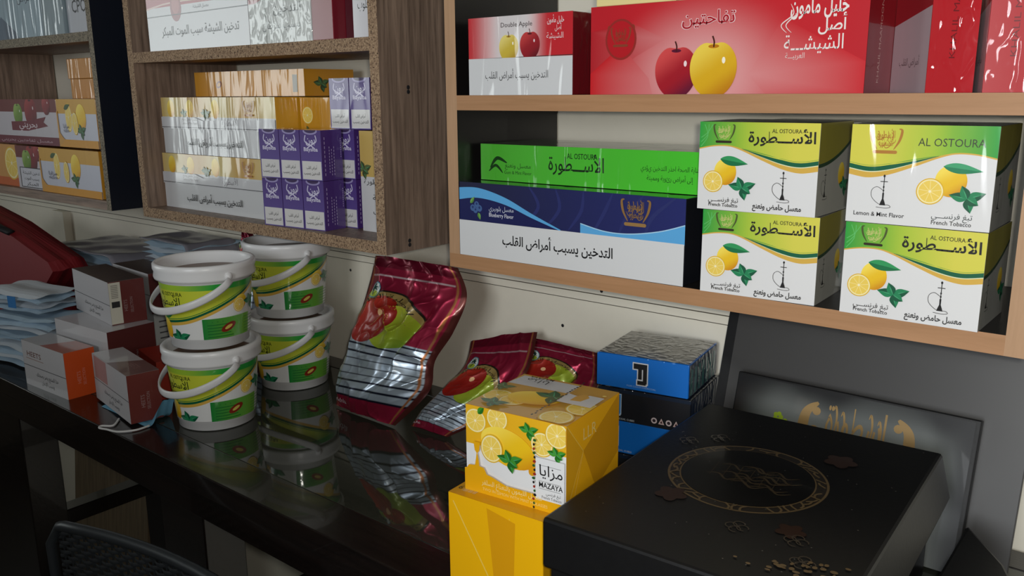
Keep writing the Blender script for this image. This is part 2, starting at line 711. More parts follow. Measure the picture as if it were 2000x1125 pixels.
def hookah(a, x, y, h):
    k = BLACK
    a.poly([(x - 0.10 * h, y), (x - 0.07 * h, y + 0.10 * h), (x - 0.025 * h, y + 0.22 * h), (x - 0.03 * h, y + 0.42 * h),
            (x + 0.03 * h, y + 0.42 * h), (x + 0.025 * h, y + 0.22 * h), (x + 0.07 * h, y + 0.10 * h), (x + 0.10 * h, y)], k)
    a.rect(x - 0.012 * h, y + 0.4 * h, x + 0.014 * h, y + 1.0 * h, k)
    a.ell(x, y + 0.5 * h, 0.03 * h, 0.03 * h, k, 10)
    a.ell(x, y + 0.62 * h, 0.028 * h, 0.04 * h, k, 10)
    a.rect(x - 0.12 * h, y + 0.79 * h, x + 0.12 * h, y + 0.815 * h, k)
    a.ell(x, y + 0.99 * h, 0.035 * h, 0.05 * h, k, 10)
    a.stroke(crv([(x - 0.03 * h, y + 0.52 * h), (x - 0.22 * h, y + 0.62 * h), (x - 0.38 * h, y + 0.5 * h), (x - 0.36 * h, y + 0.25 * h),
                  (x - 0.1 * h, y + 0.03 * h), (x + 0.18 * h, y + 0.02 * h), (x + 0.26 * h, y - 0.05 * h), (x + 0.1 * h, y - 0.09 * h),
                  (x - 0.2 * h, y - 0.07 * h)], 8), 0.016 * h, k)


def emblem(a, cx, cy, w, col, bar, seed=3, letters=None):
    """Cup of interlaced calligraphy between two horns on a small plinth."""
    rnd = random.Random(seed)
    for sg in (-1, 1):
        p = crv([(cx + sg * 0.40 * w, cy + 0.46 * w), (cx + sg * 0.50 * w, cy + 0.40 * w), (cx + sg * 0.44 * w, cy + 0.08 * w),
                 (cx + sg * 0.27 * w, cy - 0.22 * w)], 10)
        a.stroke(p, 0.085 * w, col, True)
    ink = letters or col
    a.text('الأسطورة', cx, cy + 0.16 * w, 0.34 * w, ink, 'C', 0.012, 0.58 * w, ar=True)
    a.text('الأسطورة', cx + 0.01 * w, cy - 0.10 * w, 0.32 * w, ink, 'C', 0.012, 0.46 * w, ar=True)
    for k in range(4):
        x = cx + (-0.24 + 0.15 * k) * w
        a.stroke(crv([(x, cy + (0.36 + 0.08 * rnd.random()) * w), (x + 0.03 * w, cy + 0.2 * w), (x - 0.03 * w, cy + 0.05 * w)], 8),
                 0.03 * w, ink, True)
    for k in range(4):
        x, y = cx + rnd.uniform(-0.22, 0.2) * w, cy + rnd.uniform(-0.12, 0.22) * w
        a.stroke(crv([(x - 0.13 * w, y + 0.05 * w), (x - 0.03 * w, y - 0.07 * w), (x + 0.09 * w, y - 0.02 * w), (x + 0.12 * w, y + 0.08 * w)], 6),
                 0.03 * w, letters or col, True)
    a.rect(cx - 0.34 * w, cy - 0.36 * w, cx + 0.34 * w, cy - 0.25 * w, bar)
    a.ell(cx - 0.34 * w, cy - 0.305 * w, 0.055 * w, 0.055 * w, bar, 12)
    a.ell(cx + 0.34 * w, cy - 0.305 * w, 0.055 * w, 0.055 * w, bar, 12)


def apple(a, cx, cy, r, base, hi, lo, stem=True):
    pts = []
    for k in range(48):
        t = 2 * PI * k / 48
        rr = r * (1.0 - 0.05 * math.cos(2 * t))
        x = rr * math.cos(t) * (1.0 + 0.06 * math.sin(t))
        y = rr * math.sin(t)
        notch = math.exp(-(x / (0.28 * r)) ** 2) * 0.13 * r
        y = y - notch if y > 0 else y + notch * 0.4
        pts.append((cx + x, cy + y))
    f = fruit_shade(cx, cy, r, base, hi, lo)
    vs = [(cx, cy)]
    for j in (0.35, 0.6, 0.82, 1.0):
        vs += [(cx + (p[0] - cx) * j, cy + (p[1] - cy) * j) for p in pts]
    n = len(pts)
    ts = []
    for k in range(n):
        k2 = (k + 1) % n
        ts.append((0, 1 + k, 1 + k2))
        for j in range(3):
            b, c = 1 + j * n, 1 + (j + 1) * n
            ts += [(b + k, c + k, c + k2), (b + k, c + k2, b + k2)]
    a.tris(vs, ts, f)
    a.ell(cx, cy + 0.83 * r, 0.22 * r, 0.07 * r, lo, 16)
    a.ell(cx + 0.42 * r, cy + 0.32 * r, 0.07 * r, 0.12 * r, mix(hi, (1, 1, 1), 0.7), 12)
    if stem:
        a.stroke(crv([(cx, cy + 0.8 * r), (cx + 0.01 * r, cy + 1.0 * r), (cx - 0.06 * r, cy + 1.2 * r)], 6), 0.06 * r, S(70, 30, 24))


# ------------------------------------------------------------------ cartons
def carton(name, label, cat, x, y, z, w, d, h, yaw=0.0, col=WHITE, m='film', group=None, bev=0.0009):
    """A folded carton; (x, y) is its front left bottom corner, the front looks to -y."""
    c, s = math.cos(yaw), math.sin(yaw)
    t = thing(name, label, cat, (x + w / 2 * c - d / 2 * s, y + w / 2 * s + d / 2 * c, z), yaw, group)
    t['_w'], t['_d'], t['_h'] = w, d, h
    box_obj('carton', -w / 2, w / 2, -d / 2, d / 2, 0, h, M[m], t, bev, col)
    return t


def face_art(t, side):
    w, d, h = t['_w'], t['_d'], t['_h']
    return Art({'front': w / h, 'right': d / h, 'left': d / h, 'top': w / d}[side])


def put(t, side, art, m='film', name=None):
    w, d, h = t['_w'], t['_d'], t['_h']
    if side == 'front':
        mp = lambda u, v, o: (-w / 2 + u, -d / 2 - o, v)
        sc = h
    elif side == 'right':
        mp = lambda u, v, o: (w / 2 + o, -d / 2 + u, v)
        sc = h
    elif side == 'left':
        mp = lambda u, v, o: (-w / 2 - o, d / 2 - u, v)
        sc = h
    else:
        mp = lambda u, v, o: (-w / 2 + u, -d / 2 + v, h + o)
        sc = d
    return art.build(name or (side + '_print'), t, mp, sc, M[m])


# ------------------------------------------------------------------ the room
WY = 0.212          # face of the wall the cabinets hang on


def slab(name, x0, x1, y0, y1, z0, z1, m, kind=True, parent=None):
    o = box_obj(name, x0, x1, y0, y1, z0, z1, m, parent, 0)
    if kind:
        o['kind'] = 'structure'
    return o


slab('floor', -3.3, 1.7, -3.5, 0.35, -0.06, 0.0, M['floor'])
slab('ceiling', -3.3, 1.7, -3.5, 0.35, 2.7, 2.78, M['ceil'])
slab('wall_back', -3.3, 1.7, WY, 0.35, 0.0, 2.7, M['wall'])
lw = bmesh.new()
for a in ((-3.4, -3.3, -3.5, -1.9, 0, 2.7), (-3.4, -3.3, -0.9, 0.35, 0, 2.7), (-3.4, -3.3, -1.9, -0.9, 0, 0.85), (-3.4, -3.3, -1.9, -0.9, 1.75, 2.7)):
    bm_box(lw, *a)
struct(bm_obj('wall_left', lw, M['wall_dark']))
lw = bmesh.new()
for a in ((-3.38, -3.32, -1.9, -1.86, 0.85, 1.75), (-3.38, -3.32, -0.94, -0.9, 0.85, 1.75), (-3.38, -3.32, -1.86, -0.94, 0.85, 0.89), (-3.38, -3.32, -1.86, -0.94, 1.71, 1.75)):
    bm_box(lw, *a)
struct(bm_obj('window_2', lw, M['plastic']))
# low unseen blocker, added to keep window light off the lower left
slab('light_blocker', -3.3, -0.25, -1.36, -1.30, 0.0, 1.15, M['wall_dark'])
slab('wall_right', 1.7, 1.8, -3.5, 0.35, 0.0, 2.7, M['wall_dark'])
# wall behind the photographer with the shop window left open in it
fw = bmesh.new()
for a in ((-3.3, -0.25, -3.5, -3.4, 0, 2.7), (1.15, 1.7, -3.5, -3.4, 0, 2.7), (-0.25, 1.15, -3.5, -3.4, 0, 0.9), (-0.25, 1.15, -3.5, -3.4, 2.35, 2.7)):
    bm_box(fw, *a)
struct(bm_obj('wall_front', fw, M['wall_dark']))
wf = bmesh.new()
for a in ((-0.25, -0.2, -3.48, -3.42, 0.9, 2.35), (1.1, 1.15, -3.48, -3.42, 0.9, 2.35), (-0.2, 1.1, -3.48, -3.42, 0.9, 0.95), (-0.2, 1.1, -3.48, -3.42, 2.3, 2.35)):
    bm_box(wf, *a)
struct(bm_obj('window_1', wf, M['plastic']))
# joints of the painted wall boarding under the cabinets
slab('trim_1', -3.3, 1.7, WY - 0.006, WY, 0.9585, 1.03, M['wall'])
slab('trim_2', -3.3, 1.7, WY - 0.003, WY, 0.9455, 0.9573, M['wall'])
slab('trim_3', -2.40, -2.335, WY - 0.02, WY, 0.0, 0.944, M['wall'])
slab('gap_shade_1', -3.3, 1.7, WY - 0.0062, WY, 0.9572, 0.9586, M['seam'])  # this strip and the next paint in the shade of the open joints
slab('gap_shade_2', -3.3, 1.7, WY - 0.0032, WY, 0.9446, 0.9456, M['seam'])
for i, (sx, sz) in enumerate(((-0.663, 0.964), (-0.735, 0.90), (-1.215, 0.925))):
    o = lathe('screw_hole', [(0.0, 0.0), (0.0022, 0.0003), (0.0026, 0.0)], M['blackcloth'], bpy.data.objects['wall_back'], 12)
    o.rotation_euler = (rad(90), 0, 0)
    o.location = (sx, WY - (0.0063 if sz > 0.958 else 0.0005), sz)

# ------------------------------------------------------------------ wall cabinets
CD = 0.208
# right-hand cabinet, tan edged
t = thing('wall_cabinet', 'tan edged open wall cabinet with black inner side, holding red and lemon boxes', 'cabinet', (-0.434, 0, 1.021))
def lx(*a):
    return a
def cab(t, x0, x1, z0, z1, th, shelves, face, edge, edge_v, right=None, left=None, lin=None, seam=None):
    ox, oz = t.location.x, t.location.z
    def B(name, a, b, c, d, mats, y0=0.0, y1=CD, **k):
        return board(name, a - ox, b - ox, y0, y1, c - oz, d - oz, mats[0], mats[1], t, **k)
    if seam:
        B('side_panel', x0, x0 + th, z0 + th, z1, (face, edge_v), 0, seam, right=lin or face, left=left)
        B('rear_side_panel', x0, x0 + th, z0 + th, z1, (face, edge_v), seam, CD, right=(M['blackboard2'] if lin else face), left=left)
    B('side_panel', x1 - th, x1, z0, z1, (face, edge_v), right=right)
    B('bottom_shelf', x0, x1 - th, z0, z0 + th, (face, edge))
    for s in shelves:
        B('shelf', x0 + th, x1 - th, s - th, s, (face, edge))
    B('top_board', x0 + th, x1 - th, z1 - th, z1, (face, edge))
cab(t, -0.762, -0.106, 1.021, 1.50, 0.0178, (1.237,), M['blackboard2'], M['tan'], M['tan_v'], right=M['oak'], lin=M['blackboard'], seam=0.098)
t = thing('wall_cabinet', 'brown oak wall cabinet with raw chipboard edges holding gold and purple packs', 'cabinet', (-1.212, 0, 1.021))
cab(t, -1.542, -0.883, 1.021, 1.62, 0.0178, (1.3135,), M['oak'], M['chip'], M['chip'], seam=0.072)
for hx, hz in ((0.052, 1.248), (0.052, 1.242), (0.045, 1.036), (0.045, 1.030)):
    o = lathe('peg_hole', [(0.0, 0.0002), (0.0028, 0.0002), (0.003, 0.0)], M['blackcloth'], t, 12)
    o.rotation_euler = (0, rad(90), 0)
    o.location = (-0.883 + 1.212 + 0.0002, hx, hz - 1.021)
t = thing('wall_cabinet', 'dim leftmost wall cabinet with a midnight blue outer side', 'cabinet', (-2.0, 0, 1.021))
cab(t, -2.34, -1.664, 1.021, 1.62, 0.0178, (1.358,), M['oak'], M['oak_x'], M['chip2'], right=M['navy'], seam=0.1)
o = board('shelf_edge', -0.32, 0.318, -0.0006, 0, 0.3195, 0.3368, M['chip2'], M['chip2'], t)

# ------------------------------------------------------------------ the table
tb = thing('console_table', 'long black wooden table with a smoked glass inset along the wall', 'table', (-0.95, 0, 0))
TX0, TX1, TF, TB = -1.95, 0.45, -0.243, 0.208
TZ = 0.75
ox = -0.95
GX0, GX1, GY0, GY1 = -1.80, 0.30, -0.182, 0.165
bm = bmesh.new()
bm_box(bm, TX0 - ox, TX1 - ox, TF, GY0, TZ - 0.03, TZ, 0.0015)
o = bm_obj('front_rail', bm, M['ebony'], tb)
bm = bmesh.new()
bm_box(bm, TX0 - ox, TX1 - ox, GY1, TB, TZ - 0.03, TZ, 0.0015)
bm_obj('rear_rail', bm, M['ebony'], tb)
for a, b in ((TX0, GX0), (GX1, TX1)):
    bm = bmesh.new()
    bm_box(bm, a - ox, b - ox, GY0, GY1, TZ - 0.03, TZ, 0.001)
    bm_obj('end_rail', bm, M['ebony'], tb)
box_obj('glass_panel', GX0 - ox + 0.001, GX1 - ox - 0.001, GY0 + 0.001, GY1 - 0.001, TZ - 0.008, TZ - 0.0006, M['glass_top'], tb, 0.0004)
box_obj('under_board', GX0 - ox, GX1 - ox, GY0, GY1, TZ - 0.03, TZ - 0.0085, M['ebony'], tb, 0)
box_obj('apron', TX0 - ox, TX1 - ox, TF + 0.004, TF + 0.026, 0.681, TZ - 0.03, M['ebony'], tb, 0.001)
box_obj('apron', TX0 - ox, TX1 - ox, TB - 0.03, TB - 0.008, 0.681, TZ - 0.03, M['ebony'], tb, 0.001)
for lx0, lx1 in ((-1.90, -1.66), (-1.16, -1.045), (0.1, 0.22)):
    for y0, y1 in ((TF + 0.026, TF + 0.09), (TB - 0.09, TB - 0.03)):
        box_obj('leg', lx0 - ox, lx1 - ox, y0, y1, 0.0, TZ - 0.03, M['ebony'], tb, 0.002)
for bx in (-1.72, -1.12, 0.14):
    box_obj('stretcher', bx - 0.02 - ox, bx + 0.02 - ox, TF + 0.09, TB - 0.09, 0.40, 0.432, M['ebony'], tb, 0.002)

# a plywood offcut stood against the wall beneath the table
o = box_obj('plywood_board', -0.2, 0.2, -0.009, 0.009, 0, 0.42, M['plywood'], None, 0.001)
o.location = (-2.2, 0.155, 0.0)
o.rotation_euler = (rad(-6), 0, 0)
tag(o, 'brown plywood board leaning on the wall under the black table', 'board')

# ------------------------------------------------------------------ chair with its back to the table
ch = thing('wicker_chair', 'black woven wicker chair standing with its back against the table', 'chair', (-1.005, -0.32, 0.0), rad(8))
def woven(name, w, h, parent, nrow, ncol, fn):
    verts, faces = [], []
    rh = h / nrow
    for r in range(nrow):
        n = ncol * 4
        for i in range(n + 1):
            x = w * i / n
            ph = PI * (i / 4.0) + (PI if r % 2 else 0)
            d = 0.0022 * math.sin(ph)
            for k, zz in enumerate((0.08, 0.35, 0.65, 0.92)):
                bul = 0.0008 if k in (1, 2) else 0
                verts.append(fn(x - w / 2, (r + zz) * rh, d + bul))
        b = r * (n + 1) * 4
        for i in range(n):
            for k in range(3):
                a = b + i * 4 + k
                faces.append((a, a + 4, a + 5, a + 1))
    for c in range(ncol):
        b = len(verts)
        x = w * (c + 0.5) / ncol - w / 2
        for i in range(nrow * 2 + 1):
            z = h * i / (nrow * 2)
            d = -0.0022 * math.sin(PI * (c + 0.5)) * math.cos(PI * i / 1.0) if False else -0.0010
            verts.append(fn(x - 0.002, z, d))
            verts.append(fn(x + 0.002, z, d))
        for i in range(nrow * 2):
            faces.append((b + 2 * i, b + 2 * i + 1, b + 2 * i + 3, b + 2 * i + 2))
    o = meshobj(name, verts, faces, M['wicker'], parent)
    o['kind'] = 'stuff'
    return o
CW = 0.44
woven('woven_back', CW - 0.03, 0.25, ch, 34, 30, lambda x, z, d: (x, -d + 0.02 * (1 - (2 * x / CW) ** 2), 0.40 + z))
tube('back_frame', [(-CW / 2, 0, 0.02)] + [(-CW / 2, 0, 0.62), (-CW / 2 + 0.02, 0.004, 0.648)] +
     [(lerp(-CW / 2 + 0.04, CW / 2 - 0.04, i / 10), 0.02 * (1 - (2 * i / 10 - 1) ** 2), 0.655) for i in range(11)] +
     [(CW / 2 - 0.02, 0.004, 0.648), (CW / 2, 0, 0.62), (CW / 2, 0, 0.02)], 0.008, M['wicker'], ch, 10)
woven('woven_seat', CW - 0.02, 0.40, ch, 40, 30, lambda x, z, d: (x, -0.012 - z, 0.42 + d))
tube('seat_frame', [(-CW / 2, 0, 0.415), (-CW / 2, -0.42, 0.415), (CW / 2, -0.42, 0.415), (CW / 2, 0, 0.415)], 0.013, M['wicker'], ch, 10)
for sx in (-1, 1):
    tube('leg', [(sx * CW / 2, -0.41, 0.0), (sx * CW / 2, -0.41, 0.41)], 0.013, M['wicker'], ch, 10)


# ------------------------------------------------------------------ boxes: printed faces
G1, G2, G3 = S(40, 158, 62), S(150, 192, 52), S(214, 208, 78)
DG, GOLD = S(0, 92, 62), S(214, 172, 72)
WARN = 'التدخين يسبب أمراض القلب'


def title_ostoura(a, x, y, h, w, col=BLACK):
    a.text('الأســـطورة', x, y, h, col, 'C', 0.02, w, ar=True)
    a.text('AL OSTOURA', x + 0.075 * w, y + h * 0.62, h * 0.36, col, 'C', 0.006, w * 0.44)


def wave_top(a, pts, flip=False):
    A = a.A
    P = [((A - x if flip else x), y) for x, y in pts]
    if flip:
        P = P[::-1]
    c = crv(P, 10)
    gx = (lambda x: A - x) if flip else (lambda x: x)
    cf = lambda x, y: mix(mix(G1, G2, gx(x) / A / 0.42), G3, (gx(x) / A - 0.3) / 0.5)
    n = len(c)
    rows = 1
    a.band([(p[0], 1.0) for p in c], c, cf)
    k = lambda x: max(0.0, min(1.0, (gx(x) / A - 0.28) / 0.6))
    a.band([(p[0], p[1] + 0.002) for p in c], [(p[0], p[1] - 0.012 - 0.045 * k(p[0])) for p in c], GOLD)
    cc = [p for p in c if gx(p[0]) / A > 0.36]
    kk = lambda x: max(0.0, min(1.0, (gx(x) / A - 0.36) / 0.35))
    a.band([(p[0], p[1] + 0.055 * kk(p[0])) for p in cc], [(p[0], p[1] + 0.002 * kk(p[0])) for p in cc], DG)
    a.band([(p[0], p[1] + 0.088 * kk(p[0]) * (1.25 - kk(p[0]) * 0.5)) for p in cc], [(p[0], p[1] + 0.070 * kk(p[0])) for p in cc], S(96, 156, 60))
    a.band([(p[0], p[1] + 0.010 * kk(p[0])) for p in cc], [(p[0], p[1] + 0.001) for p in cc], S(226, 230, 190))


WPTS = ((0, .70), (.18, .735), (.36, .74), (.52, .705), (.76, .62), (1.0, .545), (1.2, .52), (1.4, .55))


def lemon_face(t, variant):
    a = face_art(t, 'front')
    A = a.A
    k = A / 1.4
    a.rect(0, 0, A, 1, WHITE)
    w = [(x * k, y) for x, y in WPTS]
    if variant == 0:
        wave_top(a, w)
        for q in range(3):
            a.stroke(crv([(0.02, .72 + .05 * q), (.10, .84 + .02 * q), (.06 + .05 * q, .97)], 8), .008, S(96, 190, 104))
        emblem(a, .30, .855, .25, S(74, 84, 40), S(44, 36, 20), 3, S(196, 196, 120))
        title_ostoura(a, .98 * k, .785, .17, .76 * k)
        lemon(a, .335, .44, .135, .15)
        leaf(a, .27, .585, .34, .06, rad(-8), S(44, 150, 88), S(16, 112, 66))
        lemon_slice(a, .19, .325, .125)
        mint(a, .55, .27, .17)
        hookah(a, 1.03 * k, .165, .30)
        a.text('تبغ فرنســـي', .33, .10, .075, BLACK, ar=True)
        a.text('French Tobacco', .33, .045, .055, BLACK, bold=.008)
        a.text('معسل حامض ونعنع', .97 * k, .055, .085, BLACK, w=.56 * k, ar=True, bold=.02)
    else:
        wave_top(a, w, True)
        emblem(a, .34, .82, .30, S(176, 120, 48), S(178, 122, 50), 3)
        a.text('AL OSTOURA', .98 * k, .80, .11, S(60, 66, 50), w=.62 * k)
        hookah(a, .36, .19, .30)
        a.text('Lemon & Mint Flavor', .33, .075, .062, BLACK, w=.50, bold=.01)
        lemon(a, .98, .47, .145, .155)
        leaf(a, .90, .61, .36, .055, rad(-6), S(60, 160, 110), S(30, 128, 86))
        lemon_slice(a, .80, .36, .13)
        mint(a, 1.14, .31, .17)
        a.text('تبغ فرنســـي', 1.02, .105, .075, S(60, 70, 70), ar=True)
        a.text('French Tobacco', 1.02, .04, .06, S(60, 60, 60), w=.36, bold=.008)
    put(t, 'front', a, 'film_v' if variant else 'film')
    b = face_art(t, 'right')
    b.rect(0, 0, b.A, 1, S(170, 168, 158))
    b.band([(b.A * i / 12, 1) for i in range(13)], [(b.A * i / 12, .55 + .25 * (i / 12) ** 2) for i in range(13)], S(150, 140, 50))
    b.stroke([(b.A * i / 12, .55 + .25 * (i / 12) ** 2) for i in range(13)], .04, S(40, 70, 46))
    hookah(b, b.A * .22, .2, .3)
    lemon(b, b.A * .7, .42, .10, .13)
    mint(b, b.A * .8, .28, .16)
    put(t, 'right', b)
    c = face_art(t, 'top')
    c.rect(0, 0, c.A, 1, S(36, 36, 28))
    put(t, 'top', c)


GL = 'lemon mint boxes in the tan cabinet'
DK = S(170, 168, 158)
ZB = 1.0390
for nm, x, z, w, h, yaw, var in (
        ('small lemon box with green corner, lower of the left stack beside the navy carton', -.404, ZB, .117, .0845, 3.0, 0),
        ('small lemon box with green corner, upper of the left stack beside the green carton', -.411, ZB + .085, .1205, .0865, 0.5, 0),
        ('lemon box at the bottom right of the tan cabinet, under the shiny one', -.261, ZB, .1165, .0845, -.8, 0),
        ('shiny lemon box with gold emblem at its left and streaked film', -.262, ZB + .085, .1175, .0865, 0.0, 1)):
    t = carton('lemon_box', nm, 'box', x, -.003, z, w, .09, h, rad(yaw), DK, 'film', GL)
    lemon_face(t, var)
for nm, x, z in (('rear lemon box in the gap behind the lower left lemon box', -.400, ZB), ('rear lemon box in the gap behind the upper left lemon box', -.404, ZB + .085)):
    t = carton('lemon_box', nm, 'box', x, .1, z, .117, .09, .0845, 0, DK, 'film', GL)
    b = face_art(t, 'right')
    b.rect(0, 0, b.A, 1, S(170, 168, 158))
    mint(b, b.A * .4, .35, .2)
    b.stroke([(0, .8), (b.A, .6)], .03, S(60, 90, 60))
    put(t, 'right', b)


# navy carton
t = carton('blueberry_carton', 'long navy carton with white warning band lying on the bottom tan shelf', 'box', -.7435, .001, ZB, .317, .15, .0925, rad(.3), S(20, 22, 30), 'film')
a = face_art(t, 'front')
A = a.A
NV, NV2, LB = S(30, 34, 84), S(38, 44, 104), S(92, 168, 222)
a.rect(0, .48, A, 1, lambda x, y: mix(S(34, 36, 62), NV2, x / A), 12, 2)
for q in range(6):
    a.stroke(crv([(1.1 + .36 * q, .5), (1.35 + .33 * q, .75), (1.2 + .42 * q, 1.0)], 8), .05, S(44, 50, 104), True)
hill = crv([(0, .76), (.35, .80), (.8, .74), (1.25, .60), (1.7, .475)], 10)
a.band([(x, y + .15 * max(0, 1 - x / 1.75) + .012) for x, y in hill], hill, LB)
a.band([(x, y) for x, y in hill], [(x, .47) for x, y in hill], NV)
dip = crv([(2.0, .60), (2.35, .535), (2.7, .535), (3.1, .60), (A, .70)], 10)
a.band(dip, [(x, .47) for x, y in dip], LB)
a.stroke(dip, .012, S(170, 210, 236))
for bx, by, br in ((.24, .66, .045), (.31, .71, .042), (.36, .66, .046), (.29, .63, .04)):
    a.ell(bx, by, br, br, S(70, 100, 150), 14)
    a.ell(bx, by + .01, br * .4, br * .4, S(40, 56, 110), 10)
leaf(a, .2, .72, .12, .03, rad(50), S(120, 170, 90), S(90, 140, 60))
leaf(a, .34, .60, .10, .03, rad(-70), S(120, 170, 90), S(90, 140, 60))
a.text('معسل بلوبيري', .74, .65, .085, S(200, 205, 220), w=.42, ar=True)
a.text('Blueberry Flavor', .74, .565, .075, S(214, 216, 228), w=.42, bold=.006)
emblem(a, 2.78, .77, .38, S(138, 104, 60), S(150, 116, 70), 5)
a.rect(0, 0, A, .485, S(214, 215, 216))
a.text(WARN, 1.62, .215, .175, BLACK, w=1.72, ar=True, bold=.018)
put(t, 'front', a, 'gloss')

# green carton
t = carton('green_carton', 'long bright green carton lying on top of the navy carton', 'box', -.735, .033, ZB + .0932, .318, .12, .045, rad(.5), S(24, 90, 24), 'film')
a = face_art(t, 'front')
A = a.A
a.rect(0, 0, A, 1, lambda x, y: mix(S(76, 170, 50), S(70, 196, 44), x / A), 8, 1)
a.stroke(crv([(.35, .35), (.6, .62), (.95, .5)], 6), .1, S(20, 60, 20), True)
a.stroke(crv([(.3, .25), (.55, .42), (.8, .22)], 6), .08, S(20, 60, 20), True)
a.text('معسل ونعنع', 1.33, .38, .17, S(20, 50, 20), w=.9, ar=True)
a.text('Gum & Mint Flavor', 1.33, .2, .13, S(20, 50, 20), w=.95)
a.text('الأســـطورة', 3.25, .38, .52, S(14, 40, 16), w=1.75, ar=True, bold=.01)
a.text('AL OSTOURA', 3.45, .70, .2, S(14, 40, 16), w=.95, bold=.01)
a.text('عناية الصحة احذر التدخين يؤدي', 6.0, .52, .17, S(20, 60, 20), w=1.6, ar=True)
a.text('إلى أمراض رئوية ومميتة', 6.0, .28, .17, S(20, 60, 20), w=1.25, ar=True)
put(t, 'front', a, 'film_v')

# ------------------------------------------------------------------ red boxes on the upper tan shelf
RED, RD2, PINK = S(196, 34, 44), S(168, 24, 36), S(228, 170, 170)
ZM = 1.2371
t = carton('apple_box', 'small red and white apple box at the left end of the upper tan shelf', 'box', -.728, .006, ZM, .154, .13, .0895, 0, S(120, 22, 30), 'film_x')
a = face_art(t, 'front')
A = a.A
a.rect(0, 0, A, 1, S(212, 212, 212))
a.rect(0, .47, A, 1, lambda x, y: mix(mix(RED, S(226, 196, 196), smooth(.0, .55, x) * (1 - smooth(1.0, 1.35, x))), S(214, 214, 214), smooth(.35, .6, x) * (1 - smooth(.95, 1.2, x)) * .8), 26, 3)
a.stroke([(0, .47), (A, .485)], .01, S(60, 40, 40))
apple(a, .70, .60, .17, S(206, 180, 60), S(232, 214, 120), S(176, 138, 40))
apple(a, 1.05, .62, .17, S(150, 22, 34), S(196, 60, 60), S(96, 12, 26))
a.rect(0, 0, A, .475, S(212, 213, 214))
a.text('Double Apple', .83, .86, .085, S(70, 60, 60), w=.52)
a.text('خليل مأمون', 1.46, .88, .1, S(236, 220, 220), w=.26, ar=True, bold=.01)
a.text('أصل', 1.5, .79, .085, S(236, 220, 220), w=.1, ar=True)
a.text('الشيشة', 1.45, .69, .1, S(236, 220, 220), w=.26, ar=True)
a.text(WARN, .82, .215, .13, S(60, 60, 62), w=1.05, ar=True)
put(t, 'front', a, 'film_v')

t = carton('apple_carton', 'large red carton with red and yellow apple in the middle of the upper tan shelf', 'box', -.550, .006, ZM, .292, .15, .0912, 0, S(120, 18, 28), 'film')
a = face_art(t, 'front')
A = a.A


def redgrad(x, y):
    d = math.hypot((x - 1.45) * .75, (y - .2) * 1.0)
    c = mix(S(224, 160, 160), RED, smooth(.15, .95, d))
    return mix(c, S(178, 26, 38), smooth(.3, 1.0, x - 2.2) * .4 + .35 * smooth(.75, .2, x))


a.rect(0, 0, A, 1, redgrad, 48, 12)
a.poly([(0, .02), (.62, .42), (1.0, .60), (.55, .80), (0, .72)], lambda x, y: mix(S(180, 30, 40), redgrad(x, y), x / .9))
a.poly([(0, .02), (0, .24), (.42, .55), (.8, .18), (.85, 0), (0, 0)], lambda x, y: mix(S(202, 28, 36), redgrad(x, y), (x / .85) ** 2 * .9))
a.poly([(2.35, .75), (A, .30), (A, 0), (2.2, 0), (2.0, .2)], lambda x, y: mix(redgrad(x, y), S(200, 40, 48), (x - 2.1) / .8))
emblem(a, .42, .62, .34, S(140, 60, 40), S(140, 60, 40), 8)
for tt in range(20):
    pass
a.ell(.42, .62, .21, .23, S(150, 44, 40), 28)
a.ell(.42, .62, .185, .205, S(184, 26, 36), 28)
emblem(a, .42, .63, .26, S(140, 64, 44), S(140, 64, 44), 8)
a.text('تفاحتين', 1.52, .74, .19, S(236, 206, 206), w=.64, ar=True, bold=.035)
a.text('تفاحتين', 1.52, .74, .19, S(168, 24, 38), w=.62, ar=True, bold=.008)
apple(a, 1.15, .24, .275, S(164, 26, 40), S(214, 76, 76), S(92, 20, 50))
apple(a, 1.60, .26, .29, S(220, 172, 30), S(240, 210, 80), S(190, 120, 16))
a.text('خليل مأمون', 2.72, .78, .22, S(236, 226, 222), w=.58, ar=True, bold=.02)
a.text('أصل', 2.86, .61, .17, S(236, 226, 222), w=.28, ar=True, bold=.014)
a.text('الشيشـــة', 2.68, .43, .2, S(236, 226, 222), w=.60, ar=True, bold=.004)
a.text('العربيـــة', 2.5, .35, .075, S(232, 214, 210), w=.2, ar=True)
for q in range(2):
    a.stroke(crv([(2.40 + .05 * q, .60), (2.34 + .05 * q, .68), (2.46 + .04 * q, .78), (2.43 + .05 * q, .88 - .1 * q)], 8), .012, S(232, 214, 210), True)
put(t, 'front', a, 'gloss')
b = face_art(t, 'right')
b.rect(0, 0, b.A, 1, S(140, 22, 32))
b.text('KHALIL MAAMOON', b.A * .25, .5, .09, S(210, 170, 160), w=.8, rot=rad(90))
put(t, 'right', b)

t = carton('cream_box', 'pale cream box lying on top of the large red carton', 'box', -.545, .008, ZM + .0915, .096, .1, .045, 0, S(232, 214, 150), 'film')

